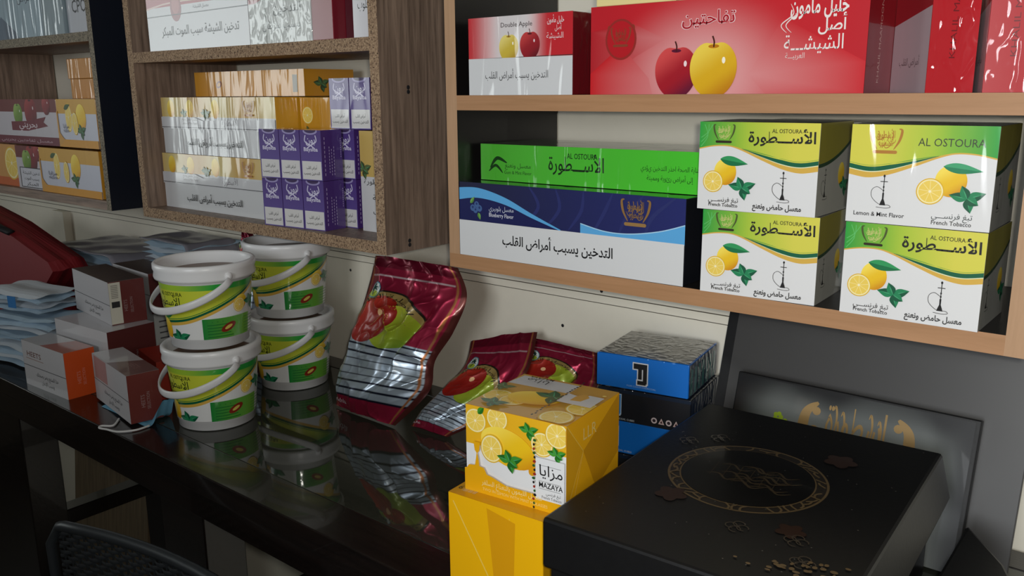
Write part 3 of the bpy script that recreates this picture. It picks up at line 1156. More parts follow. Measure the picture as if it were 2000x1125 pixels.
for nm, x, w, d, ya in (('red carton turned cornerwise in crumpled film, right of the large red carton', -.208, .039, .086, 35),
                        ('red carton in crumpled film at the right end of the upper tan shelf', -.164, .040, .08, 20)):
    t = carton('red_carton', nm, 'box', x, .010, ZM, w, d, .15, rad(ya), S(172, 26, 34), 'film_x', 'small red cartons')
    a = face_art(t, 'left')
    a.rect(0, 0, a.A, 1, S(150, 30, 38))
    a.rect(0, 0, a.A, .40, S(186, 170, 176))
    a.poly([(0, .40), (a.A, .40), (a.A, .48)], S(186, 170, 176))
    a.text('أمراض القلب', a.A * .5, .16, .06, S(90, 80, 84), ar=True)
    put(t, 'left', a, 'film')
    b = face_art(t, 'front')
    b.rect(0, 0, b.A, 1, S(180, 24, 34))
    b.text('KHALIL MAAMOON', b.A * .55, .5, .045, S(110, 20, 26), w=.62, rot=rad(90))
    put(t, 'front', b, 'film_x')

# ------------------------------------------------------------------ brown oak cabinet, bottom
YEL = S(216, 156, 30)


def gold_face(t, mt):
    a = face_art(t, 'front')
    A = a.A
    a.rect(0, 0, A, 1, S(204, 205, 206))
    a.rect(0, .66, A, 1, lambda x, y: mix(S(196, 150, 60), S(216, 196, 130), .5 + .5 * math.sin(x * 4.2)), 30, 1)
    for x in (.32, .95, 1.75):
        lemon(a, x, .80, .12, .16)
    for x in (.75, 1.42, 1.5):
        mint(a, x, .72, .12, S(60, 80, 40), S(90, 110, 60))
    emblem(a, 2.75, .80, .3, S(170, 110, 50), S(170, 110, 50), 4)
    a.poly([(0, .655), (1.1, .655), (1.35, .60), (A, .64), (A, .45), (0, .45)], S(200, 200, 202))
    a.text('معسل حامض ونعنع', .95, .60, .07, S(110, 100, 100), w=.5, ar=True)
    a.text('Lemon & Mint Flavor', .95, .53, .06, S(110, 100, 100), w=.5)
    a.text('الأسطورة', 2.2, .53, .15, S(120, 116, 120), w=.46, ar=True)
    a.stroke([(0, .475), (A, .475)], .012, S(50, 50, 54))
    a.text(WARN, 1.65, .17, .16, S(52, 52, 56), w=1.75, ar=True, bold=.015)
    put(t, 'front', a, mt)


for nm, z, mt in (('gold and white lemon carton, lower of the two in the oak cabinet', ZB, 'film'),
                  ('gold and white lemon carton in creased film, upper of the two in the oak cabinet', ZB + .0988, 'film_v')):
    t = carton('lemon_carton', nm, 'box', -1.502 if mt == 'film_v' else -1.515, .033, z, .34 if mt == 'film_v' else .330, .15, .098, 0, YEL, 'film', 'long lemon cartons in the oak cabinet')
    gold_face(t, mt)
t = carton('yellow_carton', 'long yellow carton with red oval lying on the white lemon cartons', 'box', -1.463, .08, ZB + .198, .32, .1, .042, rad(-.5), YEL, 'film', None)
a = face_art(t, 'front')
a.rect(0, 0, a.A, 1, S(206, 142, 26))
a.ell(1.85, .48, .22, .14, S(120, 40, 24), 20, rad(20))
a.ell(1.85, .48, .13, .07, S(206, 142, 26), 20, rad(20))
a.rect(6.9, .15, 7.2, .8, S(90, 76, 40))
put(t, 'front', a, 'film_v')
b = face_art(t, 'right')
b.rect(0, 0, b.A, 1, S(204, 140, 24))
mint(b, .8, .45, .4, S(50, 70, 36), S(80, 100, 50))
put(t, 'right', b)
t = carton('yellow_box', 'yellow box behind the purple packs, under the long yellow carton', 'box', -1.158, .078, ZB, .082, .1, .1955, 0, S(206, 144, 28), 'film_v', None)
a = face_art(t, 'front')
a.rect(0, 0, a.A, 1, S(206, 144, 28))
lemon_slice(a, .09, .86, .07)
mint(a, .1, .72, .08, S(70, 76, 30), S(100, 110, 50))
put(t, 'front', a, 'film_v')

# purple packs
PUR = S(84, 62, 128)


def purple_pack():
    t = carton('purple_pack', '', 'pack', 0, 0, 0, .0445, .0415, .0742, 0, S(70, 44, 112), 'film', 'small purple packs in the oak cabinet')
    a = face_art(t, 'front')
    A = a.A
    a.rect(0, 0, A, 1, lambda x, y: mix(S(96, 80, 150), S(76, 52, 122), y), 3, 6)
    a.ell(A * .5, .98, A * .34, .07, S(150, 140, 186), 20)
    a.ell(A * .5, 1.0, A * .28, .06, S(58, 40, 84), 20)
    for sg in (-1, 1):
        a.stroke(crv([(A * .5 + sg * .14, .9), (A * .5 + sg * .16, .78), (A * .5, .70), (A * .5 - sg * .12, .63)], 6), .025, S(206, 200, 226))
    a.text('بون', A * .5, .74, .2, S(214, 210, 230), w=.26, ar=True, bold=.01)
    a.text('Bayslua', A * .5, .585, .11, S(222, 218, 236), w=.40, bold=.014)
    a.rect(.03, .02, A - .02, .385, S(212, 210, 208))
    a.text('أمراض القلب', A * .5, .23, .085, BLACK, w=.3, ar=True, bold=.01)
    a.text('التدخين يسبب', A * .5, .12, .085, BLACK, w=.46, ar=True, bold=.01)
    put(t, 'front', a, 'film')
    b = face_art(t, 'right')
    b.rect(0, 0, b.A, 1, S(74, 44, 118))
    for k, (x, y0, y1) in enumerate(((.07, .1, .9), (.19, .15, .7), (.25, .1, .65), (.31, .1, .7), (.5, .45, .85))):
        n = 9
        for q in range(n):
            y = lerp(y0, y1, q / n)
            b.rect(x, y, x + .018, y + (y1 - y0) / n * .6, S(176, 160, 204))
    put(t, 'right', b, 'film')
    return t


pp = purple_pack()
yaw = rad(5)
cells = []
for r, rn in ((0, 'bottom'), (1, 'upper')):
    for k, kn in enumerate(('left', 'middle', 'right')):
        cells.append((-1.1665 + k * .0458 * math.cos(yaw), .003 + k * .0458 * math.sin(yaw), ZB + r * .0748, yaw,
                      '%s purple pack in the %s row of the front stack' % (kn, rn)))
for r, rn in ((0, 'bottom'), (1, 'upper')):
    cells.append((-1.0565, .062, ZB + r * .0748, 0, 'purple pack in the %s row, mostly hidden behind the right front pack' % rn))
cells.append((-1.064, .062, ZB + .1496, 0, 'left one of the two purple packs on top of the purple stack'))
cells.append((-1.0175, .062, ZB + .1496, 0, 'purple pack on top of the stack beside the chipboard edge'))
for i, (x, y, z, ya, lb) in enumerate(cells):
    c, s = math.cos(ya), math.sin(ya)
    loc = (x + .02225 * c - .02075 * s, y + .02225 * s + .02075 * c, z)
    if i == 0:
        pp.location, pp.rotation_euler, pp['label'] = loc, (0, 0, ya), lb
    else:
        copy_thing(pp, loc, ya, lb)

t = carton('gold_carton', 'gold topped white carton squeezed between purple packs and chipboard side', 'box', -.9925, .055, ZB, .088, .1, .148, 0, S(196, 160, 80), 'film', None)
a = face_art(t, 'front')
a.rect(0, 0, a.A, 1, S(204, 204, 206))
a.rect(0, .55, a.A, 1, S(200, 168, 92))
mint(a, .05, .62, .12, S(60, 76, 40), S(90, 104, 60))
a.text('أسطورة', .2, .48, .07, S(60, 60, 60), w=.3, ar=True)
a.text('حيلة', .27, .32, .08, S(60, 60, 60), w=.2, ar=True)
a.text('قلوب', .27, .18, .08, S(60, 60, 60), w=.2, ar=True)
put(t, 'front', a, 'film')

# ------------------------------------------------------------------ brown oak cabinet, upper shelf
ZL = 1.3138
t = carton('pink_carton', 'white carton with pink top and black warning on the upper oak shelf', 'box', -1.476, .008, ZL, .297, .15, .13, 0, S(190, 190, 192), 'film')
a = face_art(t, 'front')
A = a.A
a.rect(0, 0, A, 1, S(206, 207, 208))
a.band([(0, 1), (A, 1)], [(0, .54), (A, .56)], S(164, 66, 74))
c = crv([(0, .53), (.5, .58), (1.2, .59), (1.9, .55), (A, .60)], 8)
a.band([(x, 1) for x, y in c], c, S(168, 70, 80))
a.stroke(c, .02, S(214, 180, 170))
a.ell(.72, .52, .13, .17, S(150, 84, 90), 24)
a.ell(.72, .56, .09, .12, S(176, 110, 110), 24)
a.stroke([(0, .43), (A, .45)], .012, S(60, 60, 64))
a.text('معسل الشيشة', 1.3, .49, .055, S(90, 90, 96), w=.35, ar=True)
a.text('تدخين الشيشة سبب الموت المبكر', A * .53, .19, .15, BLACK, w=1.75, ar=True, bold=.01)
put(t, 'front', a, 'gloss')
t = carton('silver_box', 'mirror bright silver film wrapped box beside the pink topped carton', 'box', -1.1775, .008, ZL, .149, .14, .13, 0, S(206, 208, 206), 'film_x')
a = face_art(t, 'front')
A = a.A
a.rect(0, 0, A, 1, S(206, 210, 206))
a.poly([(0, .45), (.12, .45), (.3, .5), (.3, 1), (0, 1)], S(190, 150, 152))
a.text('الشيشة', .55, .52, .22, S(170, 40, 44), w=.35, ar=True, bold=.02)
a.stroke([(.32, 0), (.32, 1)], .012, S(110, 120, 112))
a.text('التدخين', .72, .33, .14, S(120, 124, 124), w=.5, ar=True)
a.text('يسبب سرطان', .6, .16, .13, S(130, 134, 134), w=.7, ar=True)
put(t, 'front', a, 'film_x')
b = carton('maroon_box', 'maroon box standing next to the silver film wrapped box', 'box', -1.0275, .008, ZL, .046, .14, .14, 0, S(122, 26, 40), 'gloss')
b = carton('maroon_box', 'darkest maroon box, between the maroon box and the white one', 'box', -.981, .03, ZL, .036, .12, .14, 0, S(74, 14, 28), 'gloss')
t = carton('white_box', 'white box at the right end of the upper oak shelf', 'box', -.9435, .012, ZL, .040, .14, .14, 0, S(200, 198, 202), 'gloss')
a = face_art(t, 'front')
a.rect(0, 0, a.A, 1, S(200, 198, 202))
a.text('أرجيلة', .14, .48, .13, BLACK, w=.2, ar=True)
a.text('قلوب', .15, .27, .13, BLACK, w=.16, ar=True)
put(t, 'front', a, 'gloss')

# ------------------------------------------------------------------ leftmost cabinet
ZF = 1.3583


def mazaya_small(t):
    a = face_art(t, 'front')
    A = a.A
    a.rect(0, 0, A, 1, S(200, 202, 214))
    a.rect(0, .70, A, 1, S(210, 160, 60))
    lemon_slice(a, A * .30, .62, .3, .5)
    lemon(a, A * .62, .62, .22, .28)
    leaf(a, A * .2, .8, .3, .06, .3, S(60, 90, 40), S(50, 80, 36))
    mint(a, A * .6, .34, .22, S(40, 76, 40), S(66, 100, 54))
    lemon_slice(a, A * .46, .50, .24, .55)
    a.rect(0, 0, A, .16, S(214, 150, 40))
    a.poly([(0, 0), (0, .75), (.05, .75), (.07, .3), (.2, .2), (.3, .15)], S(206, 150, 60))
    a.text('مزايا', A * .22, .40, .12, S(60, 60, 90), w=A * .14, ar=True)
    a.text('MAZAYA', A * .22, .31, .08, S(60, 60, 90), w=A * .14)
    put(t, 'front', a, 'film')


def apple_small(t, banner):
    a = face_art(t, 'front')
    A = a.A
    a.rect(0, 0, A, 1, S(196, 190, 196))
    a.rect(0, .72, A, 1, S(110, 40, 40))
    apple(a, A * .62, .70, .33, S(120, 20, 34), S(160, 50, 50), S(70, 10, 24), False)
    apple(a, A * .42, .66, .25, S(110, 146, 50), S(150, 180, 90), S(70, 100, 30), False)
    apple(a, A * .86, .86, .2, S(130, 24, 36), S(170, 60, 60), S(80, 10, 24), False)
    if banner:
        a.poly([(A * .3, .3), (A * .3, .5), (A * .55, .52), (A * .84, .62), (A * .8, .5), (A * .86, .42), (A * .55, .30)], S(110, 16, 40))
        a.text('بحريني', A * .56, .38, .2, S(224, 210, 216), w=A * .28, ar=True, bold=.01)
        a.rect(0, 0, A, .18, S(104, 18, 44))
        a.text('معسل تفاحتين بحريني', A * .5, .06, .09, S(200, 170, 180), w=A * .8, ar=True)
    else:
        a.rect(A * .1, .02, A * .98, .5, BLACK)
        a.rect(A * .13, .04, A * .95, .48, S(206, 206, 214))
        for k, s_ in enumerate(('تدخين الشيشة', 'يسبب الموت', 'المبكر')):
            a.text(s_, A * .54, .34 - .13 * k, .1, BLACK, w=A * (.66 - .1 * k), ar=True, bold=.01)
    put(t, 'front', a, 'film')


YA = S(200, 140, 36)
t = carton('apple_flavour_box', 'wide apple box with maroon banner, top row at the far left', 'box', -2.21, .012, ZB + .0985, .328, .15, .096, 0, S(130, 50, 50), 'film'); apple_small(t, True)
t = carton('lemon_flavour_box', 'lemon box on the upper row against the side of the leftmost cabinet', 'box', -1.880, .012, ZB + .0985, .17, .15, .096, 0, YA, 'film'); mazaya_small(t)
t = carton('orange_flavour_box', 'orange box cut off by the left picture edge', 'box', -2.32, .016, ZB, .206, .15, .094, 0, S(206, 120, 40), 'film')
a = face_art(t, 'front'); a.rect(0, 0, a.A, 1, S(206, 150, 80)); a.rect(0, 0, a.A, .2, S(196, 96, 40)); lemon_slice(a, a.A * .82, .55, .4); put(t, 'front', a, 'film')
t = carton('apple_flavour_box', 'small apple box with framed black warning, lower row of leftmost cabinet', 'box', -2.113, .012, ZB, .131, .15, .094, 0, S(130, 50, 50), 'film'); apple_small(t, False)
t = carton('lemon_flavour_box', 'lemon box on the lower row against the side of the leftmost cabinet', 'box', -1.981, .008, ZB, .27, .15, .094, 0, YA, 'film'); mazaya_small(t)
for k, nm in enumerate(('lower brown yellow box at the back of the leftmost cabinet', 'upper brown yellow box at the back of the leftmost cabinet')):
    carton('brown_box', nm, 'box', -1.895 + .008 * (1 - k), .05, ZB + .195 + k * .0405, .17, .1, .040, 0, S(196, 130, 36), 'film_v')
t = carton('bluish_carton', 'bluish carton with dark lettering at the top left corner', 'box', -2.25, .012, ZF, .351, .15, .14, 0, S(150, 168, 178), 'film_v')
a = face_art(t, 'front'); a.rect(0, 0, a.A, 1, S(150, 170, 180)); a.poly([(.6, 0), (1.1, .35), (1.6, .1), (1.7, 0)], S(96, 112, 128)); a.text('أمراض', a.A * .8, .52, .16, S(40, 56, 70), w=.5, ar=True); put(t, 'front', a, 'film_v')
t = carton('bluish_carton', 'narrow grey blue carton beside the bluish one', 'box', -1.897, .012, ZF, .094, .15, .14, 0, S(130, 146, 152), 'film_v')
t = carton('white_box', 'white box with a few large black letters on the top left shelf', 'box', -1.800, .02, ZF, .112, .14, .14, 0, S(176, 178, 184), 'film')
a = face_art(t, 'front'); a.rect(0, 0, a.A, 1, S(176, 178, 184)); a.text('CPO', a.A * .46, .28, .24, BLACK, w=.42, bold=.01); put(t, 'front', a, 'film')


# ------------------------------------------------------------------ tubs of molasses
BH, RB, RT, RIM = .1262, .0562, .0665, .0727


def cone_r(z):
    return lerp(RB, RT, z / (BH - .018)) if z < BH - .018 else RT


def make_bucket():
    t = thing('plastic_bucket', '', 'bucket', (0, 0, 0), 0, 'white tubs with lemon labels')
    lathe('tub', [(0, 0), (RB - .003, 0), (RB, .0015), (RB + .0006, .012), (RB + .002, .0125), (cone_r(.05), .05), (RT, BH - .018),
                  (RT + .0025, BH - .017)], M['plastic'], t, 72)
    lid = lathe('lid', [(RT + .002, BH - .024), (RIM - .001, BH - .0235), (RIM, BH - .020), (RIM - .0012, BH - .013), (RIM + .0006, BH - .0085), (RIM + .0004, BH - .002),
                  (RIM - .0015, BH), (RIM - .0055, BH), (RIM - .0075, BH - .003), (RIM - .0092, BH - .0185), (0, BH - .0185)], M['plastic'], t, 72)
    lathe('lid_window', [(RIM - .0105, BH - .0183), (RIM - .0125, BH - .0176), (0, BH - .0176)], M['tobacco'], lid, 48)
    # swing handle hanging round one side
    pts = []
    for i in range(33):
        u = i / 32
        az = -PI * u
        dr = math.sin(PI * u) ** .8
        r = RIM + .003 + .004 * dr
        pts.append((r * math.cos(az), r * math.sin(az), BH - .022 - .043 * dr))
    tube('handle', pts, .0058, M['plastic_t'], t, 10, thin=.32)
    for az in (0, -PI):
        o = lathe('handle_pivot', [(0, .004), (.005, .0035), (.006, 0), (.006, -.005)], M['plastic'], t, 16)
        o.rotation_euler = (0, rad(90), az)
        o.location = ((RIM - .001) * math.cos(az), (RIM - .001) * math.sin(az), BH - .017)
    # wrap-round paper label; x runs along the angle, the middle faces the handle's far quarter
    LH = .082
    R0 = .0635
    half = rad(92)
    A = 2 * half * R0 / LH
    a = Art(A)
    deg = lambda d: (rad(d) + half) * R0 / LH
    a.rect(0, 0, A, 1, S(226, 227, 226), 12, 2)
    sw = crv([(0, .25), (deg(-62), .29), (deg(-30), .36), (deg(0), .50), (deg(30), .67), (deg(50), .78), (deg(75), .93), (A, 1)], 10)
    a.band([(x, 1.0) for x, y in sw], sw, lambda x, y: mix(S(196, 204, 58), G1, smooth(deg(-5), deg(48), x) * smooth(.55, 1.0, y)))
    a.band([(x, 1.0) for x, y in sw], [(x, max(y, .90)) for x, y in sw], lambda x, y: mix(S(160, 196, 56), G1, smooth(deg(-50), deg(10), x)))
    a.band(sw, [(x, y - .055) for x, y in sw], GOLD)
    a.band([(x, y + .045) for x, y in sw], [(x, y + .002) for x, y in sw], DG)
    a.band([(x, y + .075) for x, y in sw], [(x, y + .06) for x, y in sw], S(60, 130, 60))
    a.text('الأسطورة', deg(-62), .62, .22, S(30, 46, 24), w=.62, ar=True, bold=.01)
    a.text('AL OSTOURA', deg(-54), .80, .10, S(30, 46, 24), w=.52, bold=.01)
    leaf(a, deg(-78), .40, .42, .09, rad(18), S(80, 160, 70), S(30, 120, 60))
    lemon(a, deg(-72), .16, .14, .2)
    mint(a, deg(-47), .02, .24)
    lemon(a, deg(42), .60, .16, .14, .5)
    lemon_slice(a, deg(40), .56, .13)
    mint(a, deg(62), .58, .2)
    x0, x1 = deg(-12), deg(58)
    a.rect(x0, -.02, x1, .38, lambda x, y: mix(S(20, 130, 52), S(120, 178, 60), (x - x0) / (x1 - x0)), 12, 1)
    for q in range(6):
        a.rect(x0 + .08, .31 - .055 * q, x0 + .45 + .05 * (q % 3), .322 - .055 * q, S(12, 100, 44))
        a.rect(x0 + .80, .31 - .055 * q, x0 + 1.1, .322 - .055 * q, S(60, 140, 60))
    a.ell(deg(22), .20, .15, .07, S(130, 40, 24), 20, rad(25))
    a.ell(deg(22), .20, .08, .03, S(210, 190, 90), 16, rad(25))
    for v in a.items:
        pass
    face = rad(-23)

    def mp(u, v, off):
        z = .0165 + v
        ang = face - half + u / R0
        r = cone_r(z) + .0006 + off * 1.2
        return (r * math.cos(ang), r * math.sin(ang), z)
    lab = a.build('paper_label', t, mp, LH, M['gloss'], maxlen=.008, smooth_=True)
    return t


bk = make_bucket()
bk.location = (-1.16, -.112, TZ)
bk.rotation_euler = (0, 0, rad(-4))
bk['label'] = 'white lemon label tub at the bottom of the front stack, beside the loose mask'
copy_thing(bk, (-1.160, -.112, TZ + BH - .0026 + .0026), rad(-5), 'white lemon label tub on top of the front stack, brown lid showing')
copy_thing(bk, (-1.213, .074, TZ), rad(-10), 'white lemon label tub at the bottom of the rear stack by the wall')
copy_thing(bk, (-1.213, .074, TZ + BH), rad(-9), 'white lemon label tub on top of the rear stack, under the oak cabinet')


# ------------------------------------------------------------------ foil pouches
def poly_at(P, v):
    n = len(P) - 1
    x = max(0.0, min(1.0, v)) * n
    i = min(int(x), n - 1)
    f = x - i
    p0, p1, p2, p3 = P[max(i - 1, 0)], P[i], P[i + 1], P[min(i + 2, n)]
    return 0.5 * (2 * p1 + (p2 - p0) * f + (2 * p0 - 5 * p1 + 4 * p2 - p3) * f * f + (3 * p1 - p0 - 3 * p2 + p3) * f ** 3)


MAR, SIL, NVY = S(156, 34, 64), S(178, 192, 204), S(20, 24, 44)


def pouch(label, Lp, Rp, seed, puff=.024, wr=1.0, res=(110, 160), art=True, group='maroon foil pouches on the table'):
    L = [Vector(p) for p in Lp]
    R = [Vector(p) for p in Rp]
    base = (L[0] + R[0]) / 2
    N = (R[0] - L[0]).cross(L[-1] - L[0]).normalized()
    if N.y > 0:
        N = -N
    t = thing('foil_pouch', label, 'pouch', base, 0, group)
    so = seed * 7.3

    def S_(u, v, side=1, off=0.0):
        p = poly_at(L, v).lerp(poly_at(R, v), u) - base
        prof = smooth(-.03, .16, v) * (1 - .85 * smooth(.25, 1.0, v)) + .03
        edge = (max(0.0, 1 - abs(2 * u - 1) ** 2.4)) ** .75
        b = puff * prof * edge
        if side > 0:
            n1 = noise.noise(Vector((u * 2.2 + so, v * 2.6, .3)))
            n2 = noise.noise(Vector((u * 4.5 + v * 2.5 + so, v * 5 - u * 2, 1.7)))
            n3 = noise.noise(Vector((u * 9 - v * 4, v * 11 + so, 4.1)))
            cre = (1 - abs(n2)) ** 4 * .0062 + (1 - abs(n3)) ** 6 * .0012 + n1 * .009
            # one deep fold running down from the right edge
            f = (u - (.62 + .35 * v - .1)) / .05
            cre -= .016 * math.exp(-f * f) * smooth(.05, .3, v) * (1 - smooth(.55, .8, v))
            b += cre * wr * min(1.0, edge * 1.6)
            return p + N * (b + off)
        return p - N * (b * .35)

    nu, nv = res
    V, F, C = [], [], []

    def colf(u, v):
        if u < .035 or u > .965:
            return S(96, 44, 40)
        if abs(u - .055) < .008 or abs(u - .945) < .008:
            return S(176, 112, 66)
        if .105 < v < .455:
            k = (v - .105) / .35 * 8.5
            return NVY if (k % 1.0) < .2 else SIL
        if .845 < v < .857 and .05 < u < .93:
            return S(220, 190, 196)
        if v > .9:
            return S(116, 22, 46)
        return MAR
    for j in range(nv + 1):
        for i in range(nu + 1):
            u, v = i / nu, j / nv
            V.append(S_(u, v))
            C.append(colf(u, v))
    w = nu + 1
    for j in range(nv):
        for i in range(nu):
            a = j * w + i
            F.append((a, a + 1, a + w + 1, a + w))
    front = meshobj('front_panel', V, F, M['foil'], t, cols=C, smooth_=True)
    V, F = [], []
    nu2, nv2 = 24, 40
    for j in range(nv2 + 1):
        for i in range(nu2 + 1):
            V.append(S_(i / nu2, j / nv2, -1))
    w = nu2 + 1
    for j in range(nv2):
        for i in range(nu2):
            a = j * w + i
            F.append((a, a + w, a + w + 1, a + 1))
    meshobj('back_panel', V, F, M['foil'], t, cols=[MAR] * len(V), smooth_=True)
    # bottom gusset closes the foot
    V, F = [], []
    for i in range(nu2 + 1):
        u = i / nu2
        V += [S_(u, 0), S_(u, 0, -1)]
    for i in range(nu2):
        F.append((2 * i, 2 * i + 1, 2 * i + 3, 2 * i + 2))
    meshobj('gusset', V, F, M['foil'], t, cols=[S(110, 20, 44)] * len(V))
    if art:
        a = Art(1.0, clip=True)
        asp = .62
        # banner, then fruit
        cx, cy = .36, .555
        ro, ri = .30, .215
        top, bot = [], []
        for k in range(25):
            th = rad(205 - 205 * k / 24)
            top.append((cx + .04 + ro * 1.2 * math.cos(th), cy + ro * asp * math.sin(th)))
            bot.append((cx + .04 + ri * 1.2 * math.cos(th), cy + ri * asp * math.sin(th)))
        a.band([(x + (x - cx) * .05, y + (y - cy) * .06) for x, y in top], [(x - (x - cx) * .05, y - (y - cy) * .06) for x, y in bot], S(34, 26, 20))
        a.band(top, bot, S(150, 128, 74))
        f1 = fruit_shade(cx - .08, cy, .24, S(150, 30, 22), S(214, 70, 50), S(96, 14, 18))
        f2 = fruit_shade(cx + .16, cy - .02, .24, S(150, 168, 40), S(210, 206, 70), S(50, 110, 30))
        a.ell(cx + .16, cy - .02, .22, .22 * asp, f2, 28, 0, 4)
        a.ell(cx - .06, cy + .005, .24, .23 * asp, f1, 28, .3, 4)
        a.ell(cx + .02, cy + .05, .03, .02, S(240, 190, 140), 12)
        vs, ts, W = text_mesh(shape_ar('الاصلية النخلة'), .004)
        out = []
        for vx, vy in vs:
            th = rad(150) - rad(120) * (vx / W)
            r = ri + .02 + vy * .06
            out.append((cx + .04 + r * 1.2 * math.cos(th), cy + r * asp * math.sin(th)))
        a.tris(out, ts, S(24, 20, 16))
        ox_, oy_ = .20, .745
        a.ell(ox_, oy_, .075, .062, S(70, 130, 150), 24)
        a.ell(ox_, oy_, .066, .055, S(206, 214, 210), 24)
        a.ell(ox_, oy_ - .028, .05, .026, S(150, 170, 50), 20)
        a.stroke([(ox_, oy_ - .04), (ox_ + .004, oy_ + .01)], .012, S(24, 50, 40))
        for k in range(7):
            leaf(a, ox_ + .004, oy_ + .012, .042, .007, rad(-20 + 37 * k), S(20, 60, 50), S(20, 60, 50))
        a.text('nakhla', .18, .055, .04, S(210, 190, 196), w=.24)
        a.build('pouch_print', front, lambda u, v, off: tuple(S_(u, v, 1, .0004 + off)), 1.0, M['foil_ink'], maxlen=.009, step=.00010, smooth_=True)
    return t


pouch('tall crumpled maroon foil pouch standing against the wall, fruit picture in full view',
      [(-1.0562, 0.0349, 0.7525), (-1.0547, 0.0499, 0.7969), (-1.0481, 0.0712, 0.8531), (-1.0448, 0.0908, 0.9048), (-1.0421, 0.1059, 0.9447), (-1.0406, 0.121, 0.9845)],
      [(-0.9148, 0.0328, 0.7525), (-0.8634, 0.0553, 0.8113), (-0.8651, 0.0716, 0.8542), (-0.843, 0.088, 0.8975), (-0.8322, 0.1076, 0.9493), (-0.8618, 0.1217, 0.9864)], 3, .034, 1.3, (130, 190))
pouch('maroon foil pouch slumped to the right, between the tall pouch and the yellow lemon box',
      [(-0.8946, 0.0463, 0.7530), (-0.8874, 0.0668, 0.7758), (-0.8679, 0.0975, 0.8081), (-0.8552, 0.1243, 0.8362), (-0.8666, 0.1523, 0.8656)],
      [(-0.8214, 0.0481, 0.7530), (-0.7899, 0.0636, 0.7724), (-0.7583, 0.0893, 0.7994), (-0.7411, 0.1357, 0.8482), (-0.7572, 0.1787, 0.8933)], 5, .014, .55, (100, 140))
pouch('maroon foil pouch lying behind the yellow lemon box, next to the blue boxes',
      [(-0.800, 0.100, 0.753), (-0.7806, 0.1471, 0.828), (-0.781, 0.1823, 0.8809)],
      [(-0.6529, 0.1005, 0.753), (-0.6344, 0.1537, 0.8379), (-0.6512, 0.1816, 0.8798)], 9, .016, .5, (90, 120))
pouch('maroon foil pouch half hidden between the two stacks of tubs',
      [(-1.4845, 0.115, 0.753), (-1.4851, 0.128, 0.8325), (-1.4555, 0.1421, 0.9445), (-1.4562, 0.1503, 0.9815)],
      [(-1.318, 0.115, 0.753), (-1.3385, 0.130, 0.8539), (-1.3882, 0.1416, 0.9421), (-1.4223, 0.1502, 0.9808)], 12, .02, .5, (90, 120))

# ------------------------------------------------------------------ yellow lemon boxes
YM = S(226, 164, 16)
t = carton('yellow_lemon_box', 'plain yellow box under the lemon picture box at the table edge', 'box', -.5450, -.2375, TZ, .110, .087, .1105, rad(4.4), YM, 'gloss')
a = face_art(t, 'front')
a.rect(0, 0, a.A, 1, S(242, 182, 10))
a.stroke([(.05, .93), (a.A * .62, 0)], .012, S(242, 204, 90))
a.stroke([(a.A * .66, .93), (a.A * .66, .6)], .006, S(240, 196, 70))
a.poly([(a.A * .42, .96), (a.A * .72, .90), (a.A * .70, .3), (a.A * .5, .2)], S(220, 156, 12))
a.text('مزايا', .16, .02, .14, S(150, 96, 10), w=.26, ar=True)
put(t, 'front', a, 'gloss')
c = face_art(t, 'top')
c.rect(0, 0, c.A, 1, S(222, 160, 20))
for k in range(9):
    c.rect(.10 + .022 * k, .10, .10 + .022 * k + (.014 if k % 3 else .007), .26, S(210, 190, 150))
c.text('6', .06, .12, .12, S(70, 60, 40))
put(t, 'top', c, 'gloss')

t = carton('yellow_lemon_box', 'yellow box with lemon halves and mint picture, on top of the plain yellow box', 'box', -.5365, -.2195, TZ + .1108, .1115, .106, .087, rad(6.3), YM, 'gloss')
YT = S(232, 178, 30)


